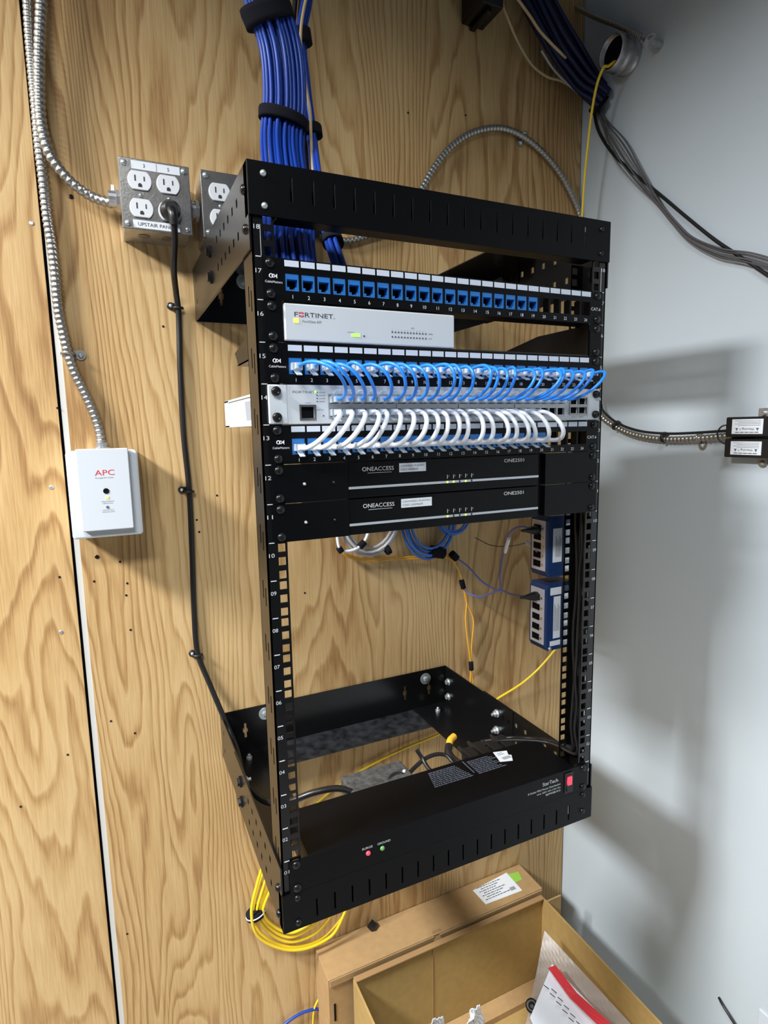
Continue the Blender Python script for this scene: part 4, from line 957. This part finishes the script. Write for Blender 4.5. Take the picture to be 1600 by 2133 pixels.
# ================================================================== CARDBOARD BOXES
cb = thing('cardboard_box', 'long closed brown cardboard box with shipping label against the plywood', 'cardboard box', (190, 400, -774))
ZT = -538
p = MB(); p.box(-82, 357, -774, 465, 443, ZT - 3); p.build('body', CARD, cb)
p = MB(); p.box(-83, 354.5, ZT - 3, 466, 443.5, ZT); p.build('lid', CARD, cb, bevel=1)
p = MB(); p.box(-80, 353, ZT - 18, 165, 357, ZT - 2.5); p.box(178, 352, ZT - 20, 464, 357, ZT - 2.5); p.build('lid_flap', CARD, cb, bevel=1)
p = MB(); p.prism([(163, 349, ZT - 16), (182, 349, ZT - 16), (182, 358, ZT + 1), (163, 358, ZT + 1)], (0, 3, 3)); p.build('lock_tab', CARDE, cb)
p = MB(); p.box(-72, 355.8, -640, -68, 357, -600); lab(p.build('slot', SHADOWIN, cb), 'dark hand slot low on the front')
p = MB(); p.prism([atZ(u, v, ZT + .1) for u, v in ((985, 1855), (1055, 1818), (1088, 1855), (1012, 1884))], (0, 0, .5)); lo = p.build('shipping_label', LABELW, cb)
c0 = Vector((312, 398, ZT + .6)); q = MB(); R_ = Vector((1, .09, 0)).normalized(); U_ = Vector((-.09, 1, 0)).normalized()
rl = random.Random(31)
for k in range(7):
    x = 322 + 8 * (k % 2)
    while x < 385 - 9 * (k % 3):
        l_ = rl.uniform(3, 10); q.box(x, 422 - k * 6.5, ZT + .6, x + l_, 424.2 - k * 6.5, ZT + .75); x += l_ + 1.6
for k in range(18): q.box(394 + (k % 9) * 1.6, 380, ZT + .6, 394.8 + (k % 9) * 1.6, 390, ZT + .75)
q.build('label_print', INKG, lo)
p = MB(); p.prism([atZ(u, v, ZT + .1) for u, v in ((1055, 1822), (1080, 1816), (1088, 1832), (1066, 1842))], (0, 0, .4)); lab(p.build('round_sticker', GREEN, cb), 'bright green sticker')
ob_ = thing('cardboard_box', 'open brown cardboard box in front holding bags and paper', 'cardboard box', (200, 100, -774))
ZB = -545
for name, bx in (('back_wall', (-34, 338, -774, 456, 342, ZB)), ('right_wall', (452, -260, -774, 456, 338, ZB)), ('left_wall', (-34, -260, -774, -30, 338, ZB)), ('bottom', (-34, -260, -774, 456, 342, -770))):
    p = MB(); p.box(*bx); p.build(name, CARDD, ob_, bevel=.5)
p = MB(); p.box(456, 322, -700, 496, 326, ZB + 1); p.build('corner_flap', CARD, ob_)
p = MB(); p.box(-32, 332, ZB - 2, 454, 345, ZB + 2); p.build('rim', CARDE, ob_, bevel=1)
p = MB(); p.box(150, 336.6, -768, 151.5, 338, ZB); lab(p.build('crease', CARDE, ob_), 'vertical fold line inside the back wall')
p = MB(); p.box(-25, 300, -770, 448, 337, -755); lab(p.build('bottom_ridge', CARD, ob_), 'folded cardboard ridge along the inside bottom')
# black cage nut lying on the closed box
c = atZ(770, 1919, ZT + 7); p = MB(); mt = Matrix.Translation((c.x, min(c.y, 430), ZT + 8)) @ Matrix.Rotation(.6, 4, 'Z') @ Matrix.Rotation(.5, 4, 'X')
p.box(-8, -8, -6, 8, 8, 6, mt); p.box(-10, -3, -4, 10, 3, 4, mt)
tag(p.build('cage_nut', BLKPL, bevel=1.5), 'small black square clip lying on the closed box lid near the wall', 'clip')
# clear bag with printed insert, ring and crumpled paper in the open box
def crumple(poly, n, amp, seed, thick, q):
    """poly: 4 corner points (quad) in order; wrinkled double sheet"""
    rr = random.Random(seed); A, B, C, D = [Vector(x) for x in poly]; nrm = (B - A).cross(D - A).normalized()
    ph = [(rr.uniform(2, 9), rr.uniform(2, 9), rr.uniform(0, 6)) for _ in range(6)]
    vs = []; fs = []
    for side in (0, 1):
        for i in range(n + 1):
            for j in range(n + 1):
                s_, t_ = i / n, j / n
                pnt = A.lerp(B, s_).lerp(D.lerp(C, s_), t_)
                h = sum(abs(math.sin(a * s_ + b_ * t_ + c_)) for a, b_, c_ in ph) / 6 - .5
                vs.append(pnt + nrm * (h * amp + side * thick))
    m = (n + 1) ** 2
    for i in range(n):
        for j in range(n):
            a = i * (n + 1) + j; fs.append((a, a + n + 1, a + n + 2, a + 1)); fs.append((a + m, a + m + 1, a + m + n + 2, a + m + n + 1))
    for i in range(n):
        for (a, b_) in ((i, i + 1), (n * (n + 1) + i + 1, n * (n + 1) + i)): fs.append((a, b_, b_ + m, a + m))
        for (a, b_) in (((i + 1) * (n + 1), i * (n + 1)), (i * (n + 1) + n, (i + 1) * (n + 1) + n)): fs.append((a, b_, b_ + m, a + m))
    q.add(vs, fs, False); return q
bagT = thing('plastic_bag', 'clear plastic bag with a red and white printed insert in the open box', 'plastic bag', (350, 200, -770))
q = MB(); crumple([at(1134, 1938, 262), atX(1330, 2150, 440), at(1200, 2330, 60), at(1092, 2150, 190)], 30, 7, 5, 1.0, q); q.build('film', BAG, bagT)
q = MB(); crumple([at(1150, 2008, 198), at(1285, 2150, 62), at(1190, 2300, 30), at(1104, 2120, 160)], 16, 3, 8, .6, q); io = q.build('printed_insert', PAPERW, bagT)
q = MB(); crumple([at(1142, 2016, 188), at(1157, 2010, 188), at(1202, 2068, 132), at(1187, 2078, 132)], 6, 1.5, 3, .5, q); crumple([at(1187, 2078, 132), at(1202, 2068, 132), at(1284, 2142, 52), at(1264, 2153, 52)], 6, 1.5, 4, .5, q)
lab(q.build('red_stripe', INKR, io), 'red stripe along the edge')
q = MB(); rg = at(1175, 2120, 205)
for k in range(5):
    for r_ in range(2):
        u, v, Y = 1133 + k * 13 + r_ * 16, 2052 + k * 17 + r_ * 8, 158 - k * 16 - r_ * 6; q.tube([at(u, v, Y), at(u + 10, v + 8, Y)], 0.9, 5, 1)
q.build('insert_print', INKG, io)
q = MB(); c = at(1108, 2095, 200); q.lathe([(4, 0), (11, 0), (13, 2), (13, 12), (11, 14), (4, 14), (4, 0)], c, CAM - c, 24); tag(q.build('rubber_ring', RUBBER), 'black ring in front of the plastic bag in the open box', 'ring')
for ps, l_, sd in ((((985, 2108), (1002, 2096), (1016, 2150), (970, 2150)), 'crumpled white paper poking up in the open box, right piece', 12), (((903, 2127), (925, 2122), (932, 2160), (890, 2160)), 'crumpled white paper at the picture bottom, left piece', 17)):
    q = MB(); crumple([at(u, v, 190 + 8 * i) for i, (u, v) in enumerate(ps)], 8, 14, sd, 2.0, q); tag(q.build('crumpled_paper', PAPERW), l_, 'paper')
# lower left cables at the wall
q = MB(); q.tube([at(575, 2150, 436), at(600, 2128, 436), at(625, 2112, 436), at(652, 2103, 434), at(680, 2102, 436)], 3, 8, 6); tag(q.build('network_cable', BLUEC), 'blue cable slipping behind the closed box at picture bottom', 'network cable')
q = MB(); q.tube([at(652, 2170, 432), at(652, 2130, 432), at(655, 2100, 434), at(664, 2080, 438)], 2, 8, 6); tag(q.build('network_cable', YELC), 'short yellow cable beside the closed box corner at picture bottom', 'network cable')

# ================================================================== screws and nail marks in the plywood
for k, (u, v, l_) in enumerate(((66, 465, 'pale screw in the left plywood sheet beside the conduit'), (148, 410, 'dark screw below the bend of the second conduit'), (107, 1015, 'small screw head left of the white surge box'), (127, 1317, 'screw in the left sheet below the surge box'), (202, 1160, 'dark screw just below the white surge box'), (250, 1170, 'small nail head right below the surge box'), (120, 850, 'nail head in the left sheet above the surge box'), (340, 680, 'nail head left of the black cord'), (452, 1032, 'nail head between the black cord and the rack'), (265, 1215, 'nail head in the plywood well below the surge box'), (850, 235, 'nail head high on the plywood between bundle and loop'), (970, 240, 'nail head above the conduit loop'), (265, 1945, 'screw low on the plywood left of the yellow coil'), (90, 185, 'screw behind the top of the conduits'), (124, 1202, 'nail head in the left sheet just below the surge box corner'), (196, 1211, 'small nail head right of the seam below the surge box'), (263, 1240, 'nail head below the pair of nail heads right of the seam'), (272, 1312, 'nail head midway between surge box and bottom'), (231, 1502, 'screw right of the seam, level with the rack bottom frame'), (281, 1527, 'small nail head level with the power strip'), (141, 1572, 'screw in the left sheet low beside the seam'), (43, 1680, 'nail head far left near the picture edge'), (410, 1083, 'nail head just right of the black cord'), (415, 1108, 'nail head right of the black cord below router height'), (635, 1235, 'nail head on the plywood seen through the open rack space'))):
    c = at(u, v, WY); q = MB(); q.lathe([(3.6 if k < 5 else 2.0, -.2), (3.4 if k < 5 else 1.8, .6), (1.2, .3)], c, (0, -1, 0), 12)
    tag(q.build('wood_screw', ZINC if k in (0, 2, 3) else SCREWB), l_, 'screw')
